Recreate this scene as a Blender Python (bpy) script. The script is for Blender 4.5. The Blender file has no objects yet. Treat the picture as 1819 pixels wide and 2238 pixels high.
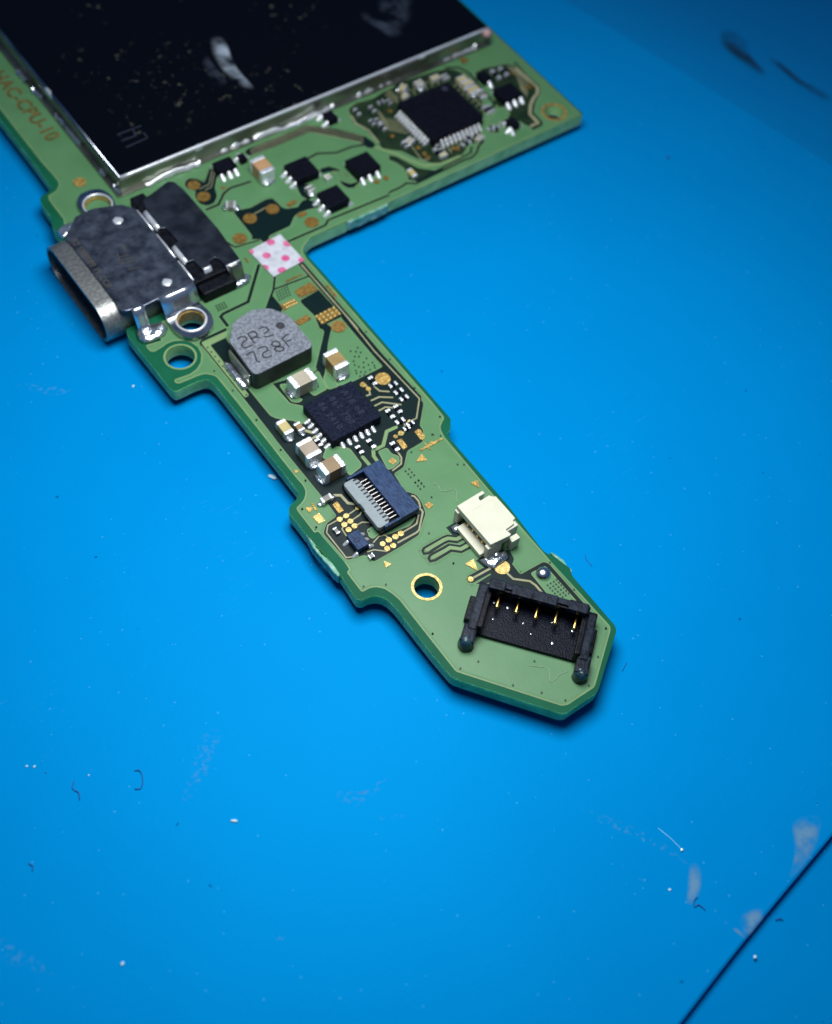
import bpy, bmesh, math, random
from mathutils import Vector, Matrix
from mathutils.geometry import tessellate_polygon

# ------------------------------------------------------------------ scene, camera, light
# 1 Blender unit = 1 cm; all sizes below are given in millimetres and scaled by U.
U = 0.1
MAT_Z = 0.0            # top of the blue mat
LIFT = 1.75            # height of the board's upper face above the mat, mm
random.seed(7)
scene = bpy.context.scene
scene.unit_settings.system = 'METRIC'
scene.unit_settings.scale_length = 0.01
col = scene.collection

cam_data = bpy.data.cameras.new('camera')
cam = bpy.data.objects.new('camera', cam_data)
col.objects.link(cam)
cam.location = (-31.467 * U, -34.319 * U, (71.113 + LIFT) * U)
cam.rotation_euler = (math.radians(32.9500), math.radians(-4.4455), math.radians(-35.6987))
cam_data.sensor_fit = 'HORIZONTAL'
cam_data.sensor_width = 36.0
cam_data.lens = 57.246
cam_data.clip_start = 0.1
cam_data.clip_end = 500
cam_data.dof.use_dof = True
cam_data.dof.focus_distance = 8.25
cam_data.dof.aperture_fstop = 0.50
scene.camera = cam

world = bpy.data.worlds.new('World')
scene.world = world
world.use_nodes = True
bg = world.node_tree.nodes['Background']
bg.inputs['Color'].default_value = (0.18, 0.42, 1.0, 1)
bg.inputs['Strength'].default_value = 0.13

lamp_data = bpy.data.lights.new('bench_lamp', 'AREA')       # the round head of a bench lamp above the work
lamp_data.shape = 'DISK'
lamp_data.size = 4.2
lamp_data.energy = 705
lamp_data.color = (0.93, 0.97, 1.0)
lamp = bpy.data.objects.new('bench_lamp', lamp_data)
col.objects.link(lamp)
lamp.location = (1 * U, 9 * U, 64 * U)
lamp.rotation_euler = (Vector((-10, -10, 0)) - Vector((1, 9, 64))).to_track_quat('-Z', 'Y').to_euler()

scene.view_settings.view_transform = 'Standard'
scene.view_settings.look = 'None'
scene.view_settings.exposure = 0.0
scene.view_settings.gamma = 1.0
scene.view_settings.use_curve_mapping = False
scene.render.engine = 'CYCLES'
scene.cycles.use_denoising = True
scene.cycles.max_bounces = 8

# ------------------------------------------------------------------ outlines in millimetres on the board (x along the short side, y along the tail)
SHAPES = {
 'rim': [(-5.98,40.86),(-6.05,38.55),(-6.09,38.03),(-6.4,37.68),(-7.17,37.57),(-7.43,37.15),(-7.5,36.27),(-7.49,35.28),(-7.9,34.41),(-8.05,32.6),(-2.2,32.6),(-2.2,23.1),
  (-8.05,23.1),(-8.16,23.01),(-8.29,22.57),(-8.16,17.07),(-8.06,16.66),(-7.73,16.6),(-6.53,16.6),(-5.91,16.51),(-5.64,16.35),(-5.51,16),(-5.47,15.34),(-5.47,12.27),(-5.47,9.54),
  (-5.47,6.53),(-5.47,5.68),(-5.48,5.35),(-5.69,5.11),(-5.97,4.92),(-6.4,4.8),(-6.7,4.63),(-6.84,4.33),(-6.82,3.86),(-6.82,2.31),(-6.75,1.68),(-6.6,-0.38),(-6.66,-1.26),
  (-6.8,-3.17),(-6.59,-3.43),(-6.03,-3.45),(-5.5,-3.72),(-5.22,-4.2),(-5.12,-4.96),(-5.12,-7.59),(-5.12,-8.77),(-5.03,-10.69),(-4.72,-11.17),(-2.97,-13.54),(-1.06,-16.14),
  (-0.78,-16.32),(1.56,-16.32),(1.86,-16.2),(5.33,-13.79),(5.49,-13.46),(5.5,-9.33),(5.61,-8.99),(5.74,-8.77),(5.66,-8.36),(5.54,-7.96),(5.47,-7.52),(5.17,-7.04),(5.11,-6.69),
  (5.33,-2.84),(5.33,-0.67),(5.33,2.07),(5.33,3.37),(5.4,3.95),(5.52,4.01),(5.83,4.13),(6.33,4.79),(6.36,5.06),(6.37,7.16),(6.37,8.27),(6.37,14.15),(6.37,17.56),(6.37,20.15),
  (6.33,22.04),(6.37,22.66),(6.33,22.99),(6.61,23.29),(7,23.49),(7.5,23.7),(9.22,23.7),(10.6,23.7),(10.75,23.78),(14.51,23.78),(19.22,23.78),(23.86,23.78),(25.6,23.78),
  (33.55,23.78),(33.78,23.78),(33.86,23.93),(33.86,30.25),(33.86,36.62),(33.9,70),(-5.98,70)],
 'pour': [(-5.43,40.98),(-5.35,39.16),(-5.32,38.26),(-5.49,37.85),(-5.94,37.45),(-6.65,37.29),(-6.79,36.84),(-6.8,35.7),(-6.8,34.61),(-7.4,33.2),(-1.6,33.2),(-1.6,22.6),
  (-6.6,22.3),(-6.51,20.86),(-7.67,21.09),(-7.68,20.59),(-7.54,20.36),(-6.85,20.43),(-6.41,20.55),(-5.89,20.49),(-5.31,20.21),(-4.91,19.76),(-4.73,19.12),(-4.84,18.45),
  (-5.25,17.85),(-5.8,17.46),(-6.44,17.32),(-7.12,17.42),(-7.55,17.47),(-7.59,17.23),(-7.45,17.08),(-6.08,17),(-5.54,16.89),(-5.11,16.45),(-5,16.21),(-4.97,13.79),(-4.97,10.82),
  (-4.97,9.11),(-4.97,7.81),(-4.97,6.27),(-4.92,5.69),(-4.99,5.25),(-5.17,4.94),(-5.47,4.65),(-5.85,4.47),(-6.26,4.37),(-6.29,4.07),(-6.29,2.22),(-6.07,2.25),(-6.02,2.04),
  (-5.9,-0.66),(-5.95,-1.26),(-6.2,-1.3),(-6.22,-2.95),(-5.68,-2.95),(-5.27,-3.12),(-4.91,-3.51),(-4.7,-4.1),(-4.58,-4.71),(-4.58,-8.06),(-4.58,-10.52),(-0.68,-15.78),
  (-0.38,-15.92),(1.69,-15.92),(1.92,-15.77),(5,-13.53),(5.15,-13.3),(4.97,-7.68),(4.97,-6.62),(4.97,-0.71),(5.04,3.89),(5.18,4.43),(5.36,4.72),(5.66,4.93),(5.95,5.09),(6.01,5.28),
  (6.06,6.72),(6.06,8.49),(6.06,14.27),(6.06,18.5),(6.06,20.6),(6.04,22.15),(6.13,22.7),(6.26,23.03),(6.51,23.28),(6.94,23.56),(7.51,23.84),(9.29,23.84),(10.62,23.84),
  (14.63,23.84),(19.34,23.84),(23.98,23.84),(25.66,23.88),(33.38,23.9),(33.61,23.9),(33.64,30.33),(33.64,36.44),(33.64,70),(-5.43,70)],
 'dark': [[(4.06,29.04),(4.64,28.81),(5.35,28.62),(6.79,28.77),(7.23,28.65),(7.33,28.15),(7.34,27.5),(7.54,27.16),(8.39,26.86),(8.96,27.24),(9.48,27.22),(9.89,26.39),(9.76,26.03),
  (8.94,26.24),(8.06,26.34),(7.56,26.14),(6.84,25.51),(5.02,25.48),(4.53,24.95),(4.28,25.1),(4.24,25.54),(3.66,25.82),(3.92,26.08),(3.96,26.55),(4.02,28.64)],[(2.66,33.52),
  (3.12,33.61),(3.58,33.19),(3.77,32.63),(4.28,33.14),(4.82,33.71),(5.42,33.65),(5.24,33.01),(4.62,32.34),(4.16,31.74),(3.86,30.9),(3.25,30.39),(2.68,30.45),(2.35,30.94),
  (2.43,31.76),(2.82,32.25),(2.44,32.63),(2.36,33.11)],[(11.99,29.42),(12.8,29.32),(13.24,28.68),(13.42,27.97),(13.56,27.36),(14,26.72),(13.1,26.37),(12.71,26.6),(12.54,27.15),
  (12.81,28.03),(12.63,28.74),(11.87,28.9)],[(9.61,28.9),(10.54,28.35),(10.56,27.74),(10.07,27.16),(9.48,27.07),(9.23,27.66),(9.35,28.33)],[(2.08,20.5),(2.06,19.07),(1.75,18.74),
  (0.82,19.45)],[(3.48,19.01),(5.06,19.13),(5.17,19.22),(5.23,16.26),(5.07,16.17),(3.56,16.19),(3.45,15.88),(3.21,16.03),(3.57,17.23),(3.42,18.72)],[(-2.18,19.58),(-4.22,19.58),
  (-4.58,19.34),(-4.49,18.89),(-4.46,13.16),(-4.5,8.82),(-4.43,4.41),(-4.41,3.55),(-4.45,2.52),(-4.66,2.45),(-5.28,2.38),(-5.54,2.19),(-5.86,1.88),(-5.89,1.7),(-5.76,-0.51),
  (-5.54,-0.66),(-5.05,-0.72),(-4.54,-0.9),(-4.43,-1.59),(-2.57,-1.6),(-0.9,-1.53),(0.45,-0.43),(0.73,0.42),(0.79,1.02),(0.57,1.37),(0.31,1.67),(0.5,3.15),(0.62,3.21),(1.36,3.28),
  (2.32,4.22),(3.64,4.27),(4.19,5),(4.23,5.46),(5.56,6.85),(5.59,7.18),(5.57,9.05),(5.32,11.16),(4.9,10.92),(2.69,10.94),(2.05,11),(0.76,11.39),(0.98,12.16),(3.2,14.92),
  (3.25,15.59),(1.32,13.41),(0.93,13.04),(-0.29,13.32),(-2.24,13.7),(-3.42,15.29),(-2.9,17.61),(-2.74,18.82)],[(-0.03,-6.38),(1.49,-6.36),(1.98,-5.96),(2.85,-5.95),(2.78,-7.38),
  (4.6,-7.45),(4.8,-7.74),(4.85,-11.64),(4.27,-11.47),(3.29,-9.97),(1.23,-7.42),(0.92,-6.85)],[(17.72,33.91),(18.67,34.22),(20.15,33.96),(21.24,34.2),(22.26,34.23),(22.84,34.51),
  (24,34.37),(25.81,34.22),(26.58,34.13),(27.49,33.87),(28.08,33.35),(28.47,32.31),(27.73,29.34),(26.62,27.72),(25.6,27.46),(25.05,25.91),(24.13,25.53),(23.61,25.84),(22.96,25.3),
  (22.06,24.85),(20.53,25.1),(19.81,25.53),(19.08,26.63),(18.6,27.82),(17.44,28.75),(17.59,29.66),(17.56,31.36),(17.2,32.42)],[(29.1,32.28),(30.06,32.41),(31.19,32.1),
  (32.24,31.84),(32.57,31.3),(32.83,28.76),(32.53,27.91),(31.12,27.24),(30.23,26.27),(30.02,24.77),(29.42,24.48),(28.93,25.09),(28.78,25.83),(28.19,25.69),(27.36,26.18),
  (26.51,25.56),(25.94,25.9),(27.02,26.22),(28.38,27.04),(28.33,28.38),(29.31,30.13)],[(17.47,27.95),(17.87,27.55),(18.61,25.58),(19.65,24.66),(21.23,24.32),(17.7,24.31),(17.3,25),
  (17.66,26.15),(17.49,27.01),(17.17,27.51)]],
 'gap': [(0.113,[(2.47,30.12),(3.49,30.11),(4.43,30.91),(5.14,31.15),(6.8,30.96)]),(0.105,[(5.89,24.26),(9.08,24.22),(9.58,24.56),(14.96,24.36)]),(0.105,[(15.12,24.59),
  (16.23,24.6),(16.88,24.73),(17.47,24.3),(22.27,24.47),(22.91,24.4),(23.56,24.63),(24.21,25.18),(24.86,25.42)]),(0.097,[(17.3,25),(17.73,24.52),(22.03,24.77),(23.15,24.87),
  (23.64,25.36)]),(0.608,[(8.43,33.71),(10.86,33.65),(13.72,33.68),(15.38,32.15),(16.72,30.49),(16.9,29.6)]),(0.113,[(11.75,30.82),(12.81,30.95),(14.11,30.25),(15.51,30.19),
  (16.62,29.85)]),(0.13,[(2.8,23.39),(0.3,20.81),(-1.75,20.78),(-2.05,20.64),(-2.07,19.7)]),(0.13,[(3.23,21.92),(2.45,20.86),(1.54,20.04),(1.04,19.57)]),(0.113,[(2.48,20.85),
  (5.36,20.61)]),(0.337,[(5.47,22.03),(5.46,14.64)]),(0.486,[(5.37,16.07),(5.33,11.9),(5.45,7.41)]),(0.227,[(3.56,16.81),(3.48,15.64),(2.93,15.03),(1.2,13.24)]),
  (0.243,[(3.69,16.38),(3.83,15.78),(2.87,14.78)]),(0.135,[(1.95,-2.93),(1.07,-2.94),(0.63,-2.57),(0.36,-2.52),(-0.87,-2.5),(-1.18,-2.5),(-1.37,-2.61),(-1.41,-2.84),(-1.15,-2.96),
  (0.1,-2.88),(0.44,-2.93),(0.85,-3.28),(1.91,-3.34)]),(0.135,[(1.92,-3.68),(0.84,-3.65),(0.3,-3.16),(-0.11,-3.16),(-0.94,-3.13),(-1.2,-3.16),(-1.38,-3.27),(-1.41,-3.5),
  (-1.12,-3.61),(-0.44,-3.61),(0.17,-3.59),(0.64,-4.02),(1.9,-4.11)]),(0.437,[(-0.07,-5.94),(1.75,-6.01)]),(0.13,[(27.46,34.01),(28.44,33.52),(28.76,32.48),(28.47,30.79),
  (28.33,28.54),(27.9,28.14)]),(0.081,[(1.99,26.63),(2.27,25.77),(4.11,25.48)]),(0.119,[(32.87,31.65),(32.67,29.83),(32.74,28.29),(32.27,27.66),(31.6,27.24),(30.99,26.79),
  (30.3,26.07),(30.22,24.84),(30.05,24.55),(29.18,24.51),(29.16,25.15)])],
 'isl': [[(-3.77,14.9),(-3.22,14.27),(-3.16,13.93),(-2.21,13.83),(-2.15,12.36),(-2.12,11.66),(-1.46,10.94),(-1.9,9.81),(-2.4,9.78),(-2.64,10.28),(-3.52,11.09),
  (-3.73,11.49)],[(0.34,12.81),(1.03,12.98),(0.88,12.16),(0.74,11.37),(-0.35,11.31),(-0.47,11.86)],[(1.16,12.41),(1.51,12.53),(1.59,11.77),(1.45,11.13),(0.77,11.26),
  (0.92,12.08)],[(-1.79,13.36),(-1.36,13.15),(-1.6,12.1),(-1.19,11.48),(-1.53,11.4),(-1.91,11.7),(-1.86,13.1)],[(0.66,5.19),(1.29,5.13),(1.28,4.56),(1.57,4.15),(1.32,3.74),
  (0.69,3.59),(0.36,3.66),(0.58,4.79)],[(-1.9,7.39),(-0.96,6.56),(-0.81,6.35),(-0.86,4.97),(-1.03,4.8),(-1.98,4.63),(-1.99,5.3),(-2.69,6.76)],[(-3.42,0.57),(-2.81,0.55),
  (-2.43,-0.22),(-0.17,-0.19),(-0.45,-0.44),(-0.97,-0.64),(-1.72,-0.53),(-2.48,-0.43),(-2.84,-0.15),(-3.06,-0.08),(-3.49,-0.17),(-3.59,0.08)],[(3.4,-7.68),(4.44,-7.77),
  (4.49,-7.95),(4.53,-11.39),(4.36,-11.47),(3.34,-9.91)],[(-4.38,19.31),(-2.36,19.28),(-2.68,18.85),(-4.01,18.83),(-4.05,13.71),(-4.35,13.66)],[(12.67,28.72),(13.25,28.37),
  (13.36,27.55),(13.99,27.03),(13.92,26.77),(13.14,26.91),(12.76,27.47)],[(27.47,27.57),(28.66,27.86),(28.72,27),(28.12,26.54),(26.7,26.57),(25.95,26.85)]],
 'trace': [(0.049,[(3.11,32.22),(3.98,32.29),(4.88,33.37)]),(0.049,[(3.43,31.89),(4,31.98),(4.97,33.17)]),(0.057,[(8.65,33.89),(13.87,33.9),(16.95,30.66)]),(0.057,[(8.51,33.66),
  (13.72,33.68),(16.76,30.38)]),(0.057,[(8.45,33.4),(13.56,33.43),(16.57,30.11)]),(0.103,[(5.43,21.82),(5.46,14.64)]),(0.089,[(5.43,15.64),(5.31,12.38),(5.53,7.3),(4.39,6.06),
  (3.82,6.09)]),(0.194,[(-3.71,3.88),(-3.36,3.65),(-3.31,2.91),(-2.86,2.49)]),(0.089,[(-3.03,2.24),(-3.96,2.15),(-4.48,2.19),(-5.34,2.19),(-5.7,1.78),(-5.69,-0.41),(-5.35,-0.57)]),
  (0.089,[(-2.83,1.96),(-3.18,1.75),(-3.95,1.68),(-4.43,1.68),(-4.73,1.48),(-4.78,0.93)]),(0.097,[(-3.94,1.23),(-3.37,1.21),(-2.81,0.82)]),(0.122,[(0.48,1.14),(0.6,1.01),
  (0.61,0.57),(0.48,0.22),(0.29,0)]),(0.122,[(0.38,-0.05),(0.34,-0.27),(-0.65,-1.24),(-0.91,-1.31),(-2.33,-1.28)]),(0.108,[(-0.03,-0.32),(-0.51,-0.77),(-0.75,-0.8),(-1.75,-0.82)]),
  (0.089,[(-3.62,-0.42),(-3.09,-0.24),(-2.71,-0.36),(-2.58,-0.76)]),(0.089,[(-4.33,-0.79),(-3.9,-0.89),(-3.28,-1.43)]),(0.243,[(2.81,6.18),(2.07,6.24),(1.2,5.41),(0.64,5.43)]),
  (0.243,[(0.45,5.49),(0.18,5.04),(0.15,4.38)]),(0.243,[(-0.47,5.4),(-0.45,4.54)]),(0.113,[(1.72,4.51),(1.66,3.98),(1.35,3.56),(0.58,3.43)]),(0.113,[(2.67,8.92),(3.29,8.89),
  (4.05,8.36)]),(0.113,[(2.62,8.42),(3.2,8.41),(4.17,7.56)]),(0.113,[(2.63,7.94),(3.17,7.95),(3.69,7.51)]),(0.113,[(3.51,9.84),(3.62,9.29),(4.13,8.9)]),(0.113,[(3.11,10.27),
  (3.06,9.76),(2.89,9.38),(2.63,9.43)]),(0.113,[(2.57,5.58),(3.27,5.6),(3.42,6.09)]),(0.216,[(-2.47,9.2),(-2.13,8.77)]),(0.18,[(-2.41,8.4),(-2.06,8.43)]),(0.25,[(-1.13,-2.71),
  (0.23,-2.7),(0.53,-2.75),(0.96,-3.11),(1.87,-3.14)]),(0.25,[(-1.14,-3.36),(-0.28,-3.39),(0.24,-3.38),(0.74,-3.84),(1.88,-3.88)]),(0.138,[(-0.07,-5.94),(1.75,-6.01)]),
  (0.146,[(2.13,-6.88),(2.2,-7.39),(2.98,-8.1),(3.1,-8.54),(3.1,-9.14),(2.91,-9.32)]),(0.238,[(32.54,30.99),(32.53,29.49),(32.57,28.23),(32.12,27.67),(31.43,27.34),(30.7,26.8),
  (30.01,26),(29.93,24.85),(29.19,24.82)]),(0.043,[(19.68,32.67),(19.57,31.45),(20.39,30.88)]),(0.043,[(19.54,32.39),(19.49,31.25),(20.36,30.59)]),(0.043,[(19.4,32.11),
  (19.42,31.06),(20.33,30.3)]),(0.043,[(19.27,31.83),(19.34,30.87),(20.3,30.01)]),(0.043,[(19.13,31.55),(19.27,30.67),(20.27,29.72)]),(0.043,[(18.99,31.28),(19.19,30.48),
  (20.23,29.44)]),(0.043,[(18.85,31),(19.12,30.28),(20.2,29.15)]),(0.049,[(21.76,26.67),(21.49,26.12),(21.04,25.85)]),(0.049,[(22.16,26.67),(21.89,26.12),(21.84,25.61)]),
  (0.049,[(22.56,26.66),(22.29,26.12),(21.84,25.84)]),(0.049,[(22.96,26.66),(22.7,26.11),(22.64,25.6)]),(0.049,[(23.37,26.66),(23.1,26.11),(22.64,25.83)]),(0.049,[(23.78,26.65),
  (23.5,26.1),(23.45,25.59)]),(0.049,[(24.18,26.65),(23.91,26.1),(23.44,25.82)]),(0.049,[(24.59,26.65),(24.32,26.1),(24.26,25.58)]),(0.049,[(25,26.64),(24.73,26.09),
  (24.26,25.82)]),(0.049,[(25.41,26.64),(25.13,26.09),(25.07,25.57)]),(0.049,[(26.61,31.8),(27.16,31.89),(27.11,31.33)]),(0.049,[(26.64,31.22),(27.19,31.32),(27.14,30.76)]),
  (0.049,[(26.67,30.66),(27.23,30.75),(27.18,30.2)]),(0.049,[(26.71,30.09),(27.26,30.18),(27.21,29.63)]),(0.049,[(26.74,29.52),(27.29,29.61),(27.24,29.07)]),(0.049,[(26.78,28.96),
  (27.32,29.05),(27.27,28.51)]),(0.049,[(26.81,28.4),(27.36,28.49),(27.31,27.95)]),(0.049,[(26.84,27.85),(27.39,27.93),(27.34,27.39)]),(0.049,[(22.13,32.59),(22.29,33.07),
  (22.79,33.36)]),(0.049,[(22.72,32.6),(22.89,33.08),(23.39,33.37)]),(0.049,[(23.32,32.62),(23.49,33.1),(24,33.39)]),(0.049,[(23.92,32.63),(24.09,33.11),(24.6,33.4)]),
  (0.049,[(24.53,32.64),(24.7,33.13),(25.21,33.42)]),(0.049,[(25.13,32.65),(25.31,33.14),(25.82,33.43)]),(0.049,[(25.74,32.67),(25.92,33.15),(26.43,33.44)]),(0.057,[(32.05,31.6),
  (32.01,30.25),(31.25,28.66)]),(0.057,[(32.17,31.43),(32.14,30.04),(31.21,28.45)]),(0.057,[(32.29,31.26),(32.27,29.83),(31.17,28.24)]),(0.057,[(32.4,31.08),(32.4,29.61),
  (31.13,28.03)]),(0.057,[(32.52,30.91),(32.54,29.4),(31.09,27.82)]),(0.043,[(21.24,33.85),(21.34,33.09),(21.56,32.52)]),(0.043,[(21.42,33.92),(21.51,33.21),(21.68,32.7)]),
  (0.043,[(21.6,33.99),(21.69,33.32),(21.8,32.87)]),(0.043,[(21.77,34.07),(21.86,33.44),(21.93,33.04)]),(0.112,[(17.48,33.11),(17.29,32.2),(17.69,31.11),(17.6,29.49)]),
  (0.06,[(19.57,27.74),(19.34,26.14),(19.85,25.92)]),(0.259,[(17.1,29.12),(18.05,27.73),(18.49,26.65),(19.18,25.5),(20.36,25.04),(22.15,24.96)]),(0.065,[(5.22,27.91),(5.86,27.96),
  (6.22,28.03)])],
 'burr': [[(-6.82,2.48),(-6.69,2.17),(-6.62,1.67),(-6.79,1.31),(-6.78,0.68),(-6.66,0.19),(-6.58,-0.42),(-6.6,-1.02),(-6.77,-1.32),(-6.91,-0.97),(-6.87,-0.39),(-6.95,0.43),
  (-7,1.29)],[(10.75,23.8),(14.5,23.8),(14.4,23.62),(12.9,23.58),(11.6,23.56),(10.85,23.6)],[(5.5,-7.03),(5.69,-7.52),(5.79,-8.01),(5.76,-8.4),(5.77,-8.93),(5.51,-9.07),
  (5.46,-8.52),(5.4,-7.65)]],
 'pad': [(0,(2.96,32.78),0.48),(0,(2.96,31.36),0.51),(0,(4.7,27.66),0.52),(0,(6.64,27.63),0.51),(0,(8.39,24.99),0.54),(0,(3.01,26.32),0.53),(0,(4.44,15.53),0.54),(0.5,(4.41,10.04),
  0.53),(1,(2.12,-6.34),0.51),(0.4,(-4.09,37.38),0.48),(0,[(4.63,31.67),(4.96,31.33),(4.52,31.23)]),(0,[(7.73,27.54),(8.53,27.64),(8.66,27.35),(7.89,27.13)]),(0,[(7.85,26.25),
  (8.59,26.19),(8.59,25.87),(7.87,25.81)]),(0,[(2.23,24.56),(2.37,24.47),(2.37,24),(2.22,23.99)]),(0,[(3.62,19.95),(5.05,20.06),(5.12,19.15),(3.57,19.18)]),(0,[(2.05,17.52),
  (3.12,17.64),(3.23,17.12),(2.18,17.03)]),(0,[(3.58,21.1),(4.95,21.06),(4.94,20.93),(3.55,20.94)]),(0,[(5.77,19.22),(5.95,19.15),(5.94,17.92),(5.74,17.87)]),(0.2,[(3.55,17.18),
  (5.17,17.25),(5.22,16.4),(3.57,16.28)]),(0.2,[(2.04,19.34),(3.15,19.38),(3.25,18.92),(1.96,18.77)]),(0.6,[(-4.23,3.34),(-3.83,3.38),(-3.86,2.56),(-4.23,2.56)]),
  (0.8,[(-5.81,3.24),(-5.28,3.29),(-5.27,2.56),(-5.75,2.59)]),(0.6,[(-5.81,4.09),(-5.34,3.84),(-5.79,3.58)]),(0.6,[(-5.32,4.2),(-5.21,4.19),(-5.25,3.52),(-5.39,3.55)]),
  (0.5,[(-4.81,6.94),(-4.57,6.7),(-4.89,6.61)]),(1,[(-3.86,-1.88),(-3.58,-2.34),(-4.03,-2.39)]),(1,[(0.3,-4.87),(1,-4.86),(0.68,-5.71)]),(0.4,[(2.27,3.15),(2.96,3.5),(2.98,2.88)]),
  (0.4,[(4.27,-0.12),(4.84,-0.22),(4.55,-0.77)]),(0.5,[(0.73,0.09),(1.13,0.18),(1.23,-0.21),(0.82,-0.31)]),(0.5,[(0.76,4.19),(1.17,4.3),(1.23,3.87),(0.84,3.8)]),(0.4,[(3.04,3.84),
  (3.95,3.85),(4.89,3.82),(4.87,3.72),(4.22,3.68),(3.04,3.7)]),(0.4,[(3.62,4.15),(3.67,4.09),(3.71,3.44),(3.61,3.45)]),(0.4,[(3.83,3.87),(4.16,4),(4.22,3.56)]),(0.5,[(3.61,5.2),
  (3.97,5.26),(4.04,5.09),(3.99,4.56),(3.76,4.37),(3.58,4.45)]),(0.4,[(2.18,5.26),(2.55,5.22),(2.51,4.46),(2.13,4.42)]),(0.8,(2.78,5.6),0.19),(0.4,(2.31,5.57),0.15),
  (0.8,(3.83,6.07),0.15),(0.8,(-3.03,2.24),0.14),(0.9,(-0.07,-5.94),0.19),(1,(-3.96,2.15),0.19),(1,(-4.45,2.16),0.19),(1,(-3.96,1.67),0.19),(1,(-4.42,1.67),0.19),(1,(-4.41,1.21),
  0.19),(1,(-3.94,1.23),0.19),(1,(-1.79,-0.83),0.2),(1,(-2.22,-0.84),0.2),(1,(-2.71,-0.81),0.2),(1,(-3.2,-0.83),0.18),(1,(-2.72,-1.3),0.19),(1,(-3.16,-1.27),0.19),
  (0.5,(2.96,10.33),0.21),(0.5,(3.06,9.84),0.18),(0,[(29.16,34.49),(29.84,33.92),(28.96,33.56)]),(0,(14.98,26.02),0.22),(0,(15.82,25.96),0.22),(0.1,(20.45,32.03),0.19),
  (0.1,(18.95,29.56),0.19),(0.1,(19.93,27.41),0.19),(0.1,(19.94,26.63),0.19),(0.1,(19.94,26.16),0.19),(0.1,(22.31,25.92),0.19),(0.1,(22.51,25.72),0.19),(0.1,(31.85,30.69),0.2),
  (0.1,(31.73,28.64),0.2),(0.1,(32.08,28.6),0.2)],
 'ball': [(3.64,17.12),(4.01,17.13),(4.37,17.14),(4.74,17.15),(5.11,17.15),(3.65,16.79),(4.02,16.79),(4.38,16.8),(4.75,16.81),(5.12,16.82),(3.66,16.45),(4.03,16.46),(4.39,16.47),
  (4.76,16.47),(5.13,16.48),(2.3,19.21),(2.5,19.21),(2.69,19.21),(2.89,19.21),(3.09,19.21),(2.32,18.91),(2.52,18.91),(2.72,18.91),(2.92,18.91),(3.12,18.91),(3.83,5.06),(3.83,4.63),
  (2.78,5.61)],
 'via': [(4.46,-8.94),(4.22,-8.95),(3.98,-8.94),(3.73,-8.94),(4.46,-9.18),(4.22,-9.18),(3.98,-9.19),(3.74,-9.18),(4.46,-9.41),(4.23,-9.41),(3.98,-9.41),(3.74,-9.41),(4.46,-9.65),
  (4.23,-9.65),(3.98,-9.65),(3.74,-9.65),(4.46,-9.89),(4.22,-9.9),(3.98,-9.88),(3.74,-9.88),(4.47,-10.12),(4.23,-10.12),(3.99,-10.11),(3.74,-10.11),(4.9,-7.72),(4.94,-10.1),
  (4.98,-11.51),(4.85,-13.32),(1.55,2.94),(1.26,2.94),(1.55,2.65),(1.27,2.65),(1.55,2.37),(1.27,2.37),(1.56,1.86),(1.27,1.86),(1.56,1.58),(5.78,8.22),(5.79,5.32),(4.47,4.4),
  (4.91,4.01),(2.47,3.98),(4.47,1.52),(4.82,1.28),(1.53,1.88),(1.58,1.61),(1.27,1.85),(1.27,1.56),(1.57,1.31),(1.26,1.28),(1.5,0.36),(-0.27,-1.78),(-0.28,-4.42),(-5.94,-2.7),
  (-4.71,-3.35),(-4.31,-7.72),(-6.02,4.1),(-6.04,2.48),(-3.38,0.42),(-3.1,-10.74),(-0.25,-12.61),(-4.31,-7.72),(-2.31,-13.14),(-1.18,-14.48),(-0.31,-15.66),(1.49,-15.69),
  (3.18,-14.53),(4.85,-13.3),(-4.28,-10.51),(-0.29,-4.43),(-4.24,18.22),(-4.23,17.74),(-4.23,17.24),(-4.22,16.75),(-4.21,16.26),(-4.22,15.76),(-4.2,15.27),(-4.19,14.78),
  (-4.19,14.29),(-4.18,13.78),(-4.24,18.7),(-4.93,16.7),(-4.75,14.6),(-4.71,11.66),(-4.67,8.74),(-4.65,5.83),(-6.02,4.11),(-6.01,2.47),(4.5,13.23),(4.43,12.77),(4.48,12.12),
  (3.9,13.23),(4.19,13.01),(4.12,12.53),(4.1,11.92),(3.87,12.68),(4.62,11.59),(4.26,11.57),(3.86,11.57),(3.61,11.79),(3.46,12.07),(4.49,11.12),(4.12,11.16),(3.73,11.17),
  (3.45,11.34),(3.24,11.6),(3.51,11),(3.21,11.06),(3.15,11.4),(4.57,11.31),(3.57,12.38),(5.8,14.1),(5.78,11.18),(5.78,8.23),(5.81,5.3),(4.54,4.36),(-4.73,11.66),(-4.69,8.74),
  (-4.64,5.83),(2.48,20.51),(2.71,20.52),(2.93,20.53),(3.15,20.53),(3.38,20.54),(2.41,20.27),(2.63,20.28),(2.85,20.28),(3.08,20.29),(3.3,20.3),(2.33,20.03),(2.55,20.03),
  (2.78,20.04),(3,20.05),(3.23,20.05),(2.26,19.78),(2.48,19.79),(2.7,19.8),(2.93,19.8),(3.15,19.81),(-1.81,21.63),(-1.6,21.62),(-1.4,21.61),(-1.19,21.6),(-1.84,21.41),(-1.64,21.4),
  (-1.43,21.39),(-1.22,21.38),(-1.87,21.2),(-1.67,21.19),(-1.46,21.18),(-1.26,21.17)],
 'cap': [(1.2,'sand',[(-1.62,12.89),(-1.58,11.76),(0.2,11.74),(0.15,12.83)]),(1.2,'ochre',[(1.74,13.36),(2.66,13.26),(2.69,11.62),(1.5,11.61)]),(0.8,'yellow',[(-4.02,10.43),
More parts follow.
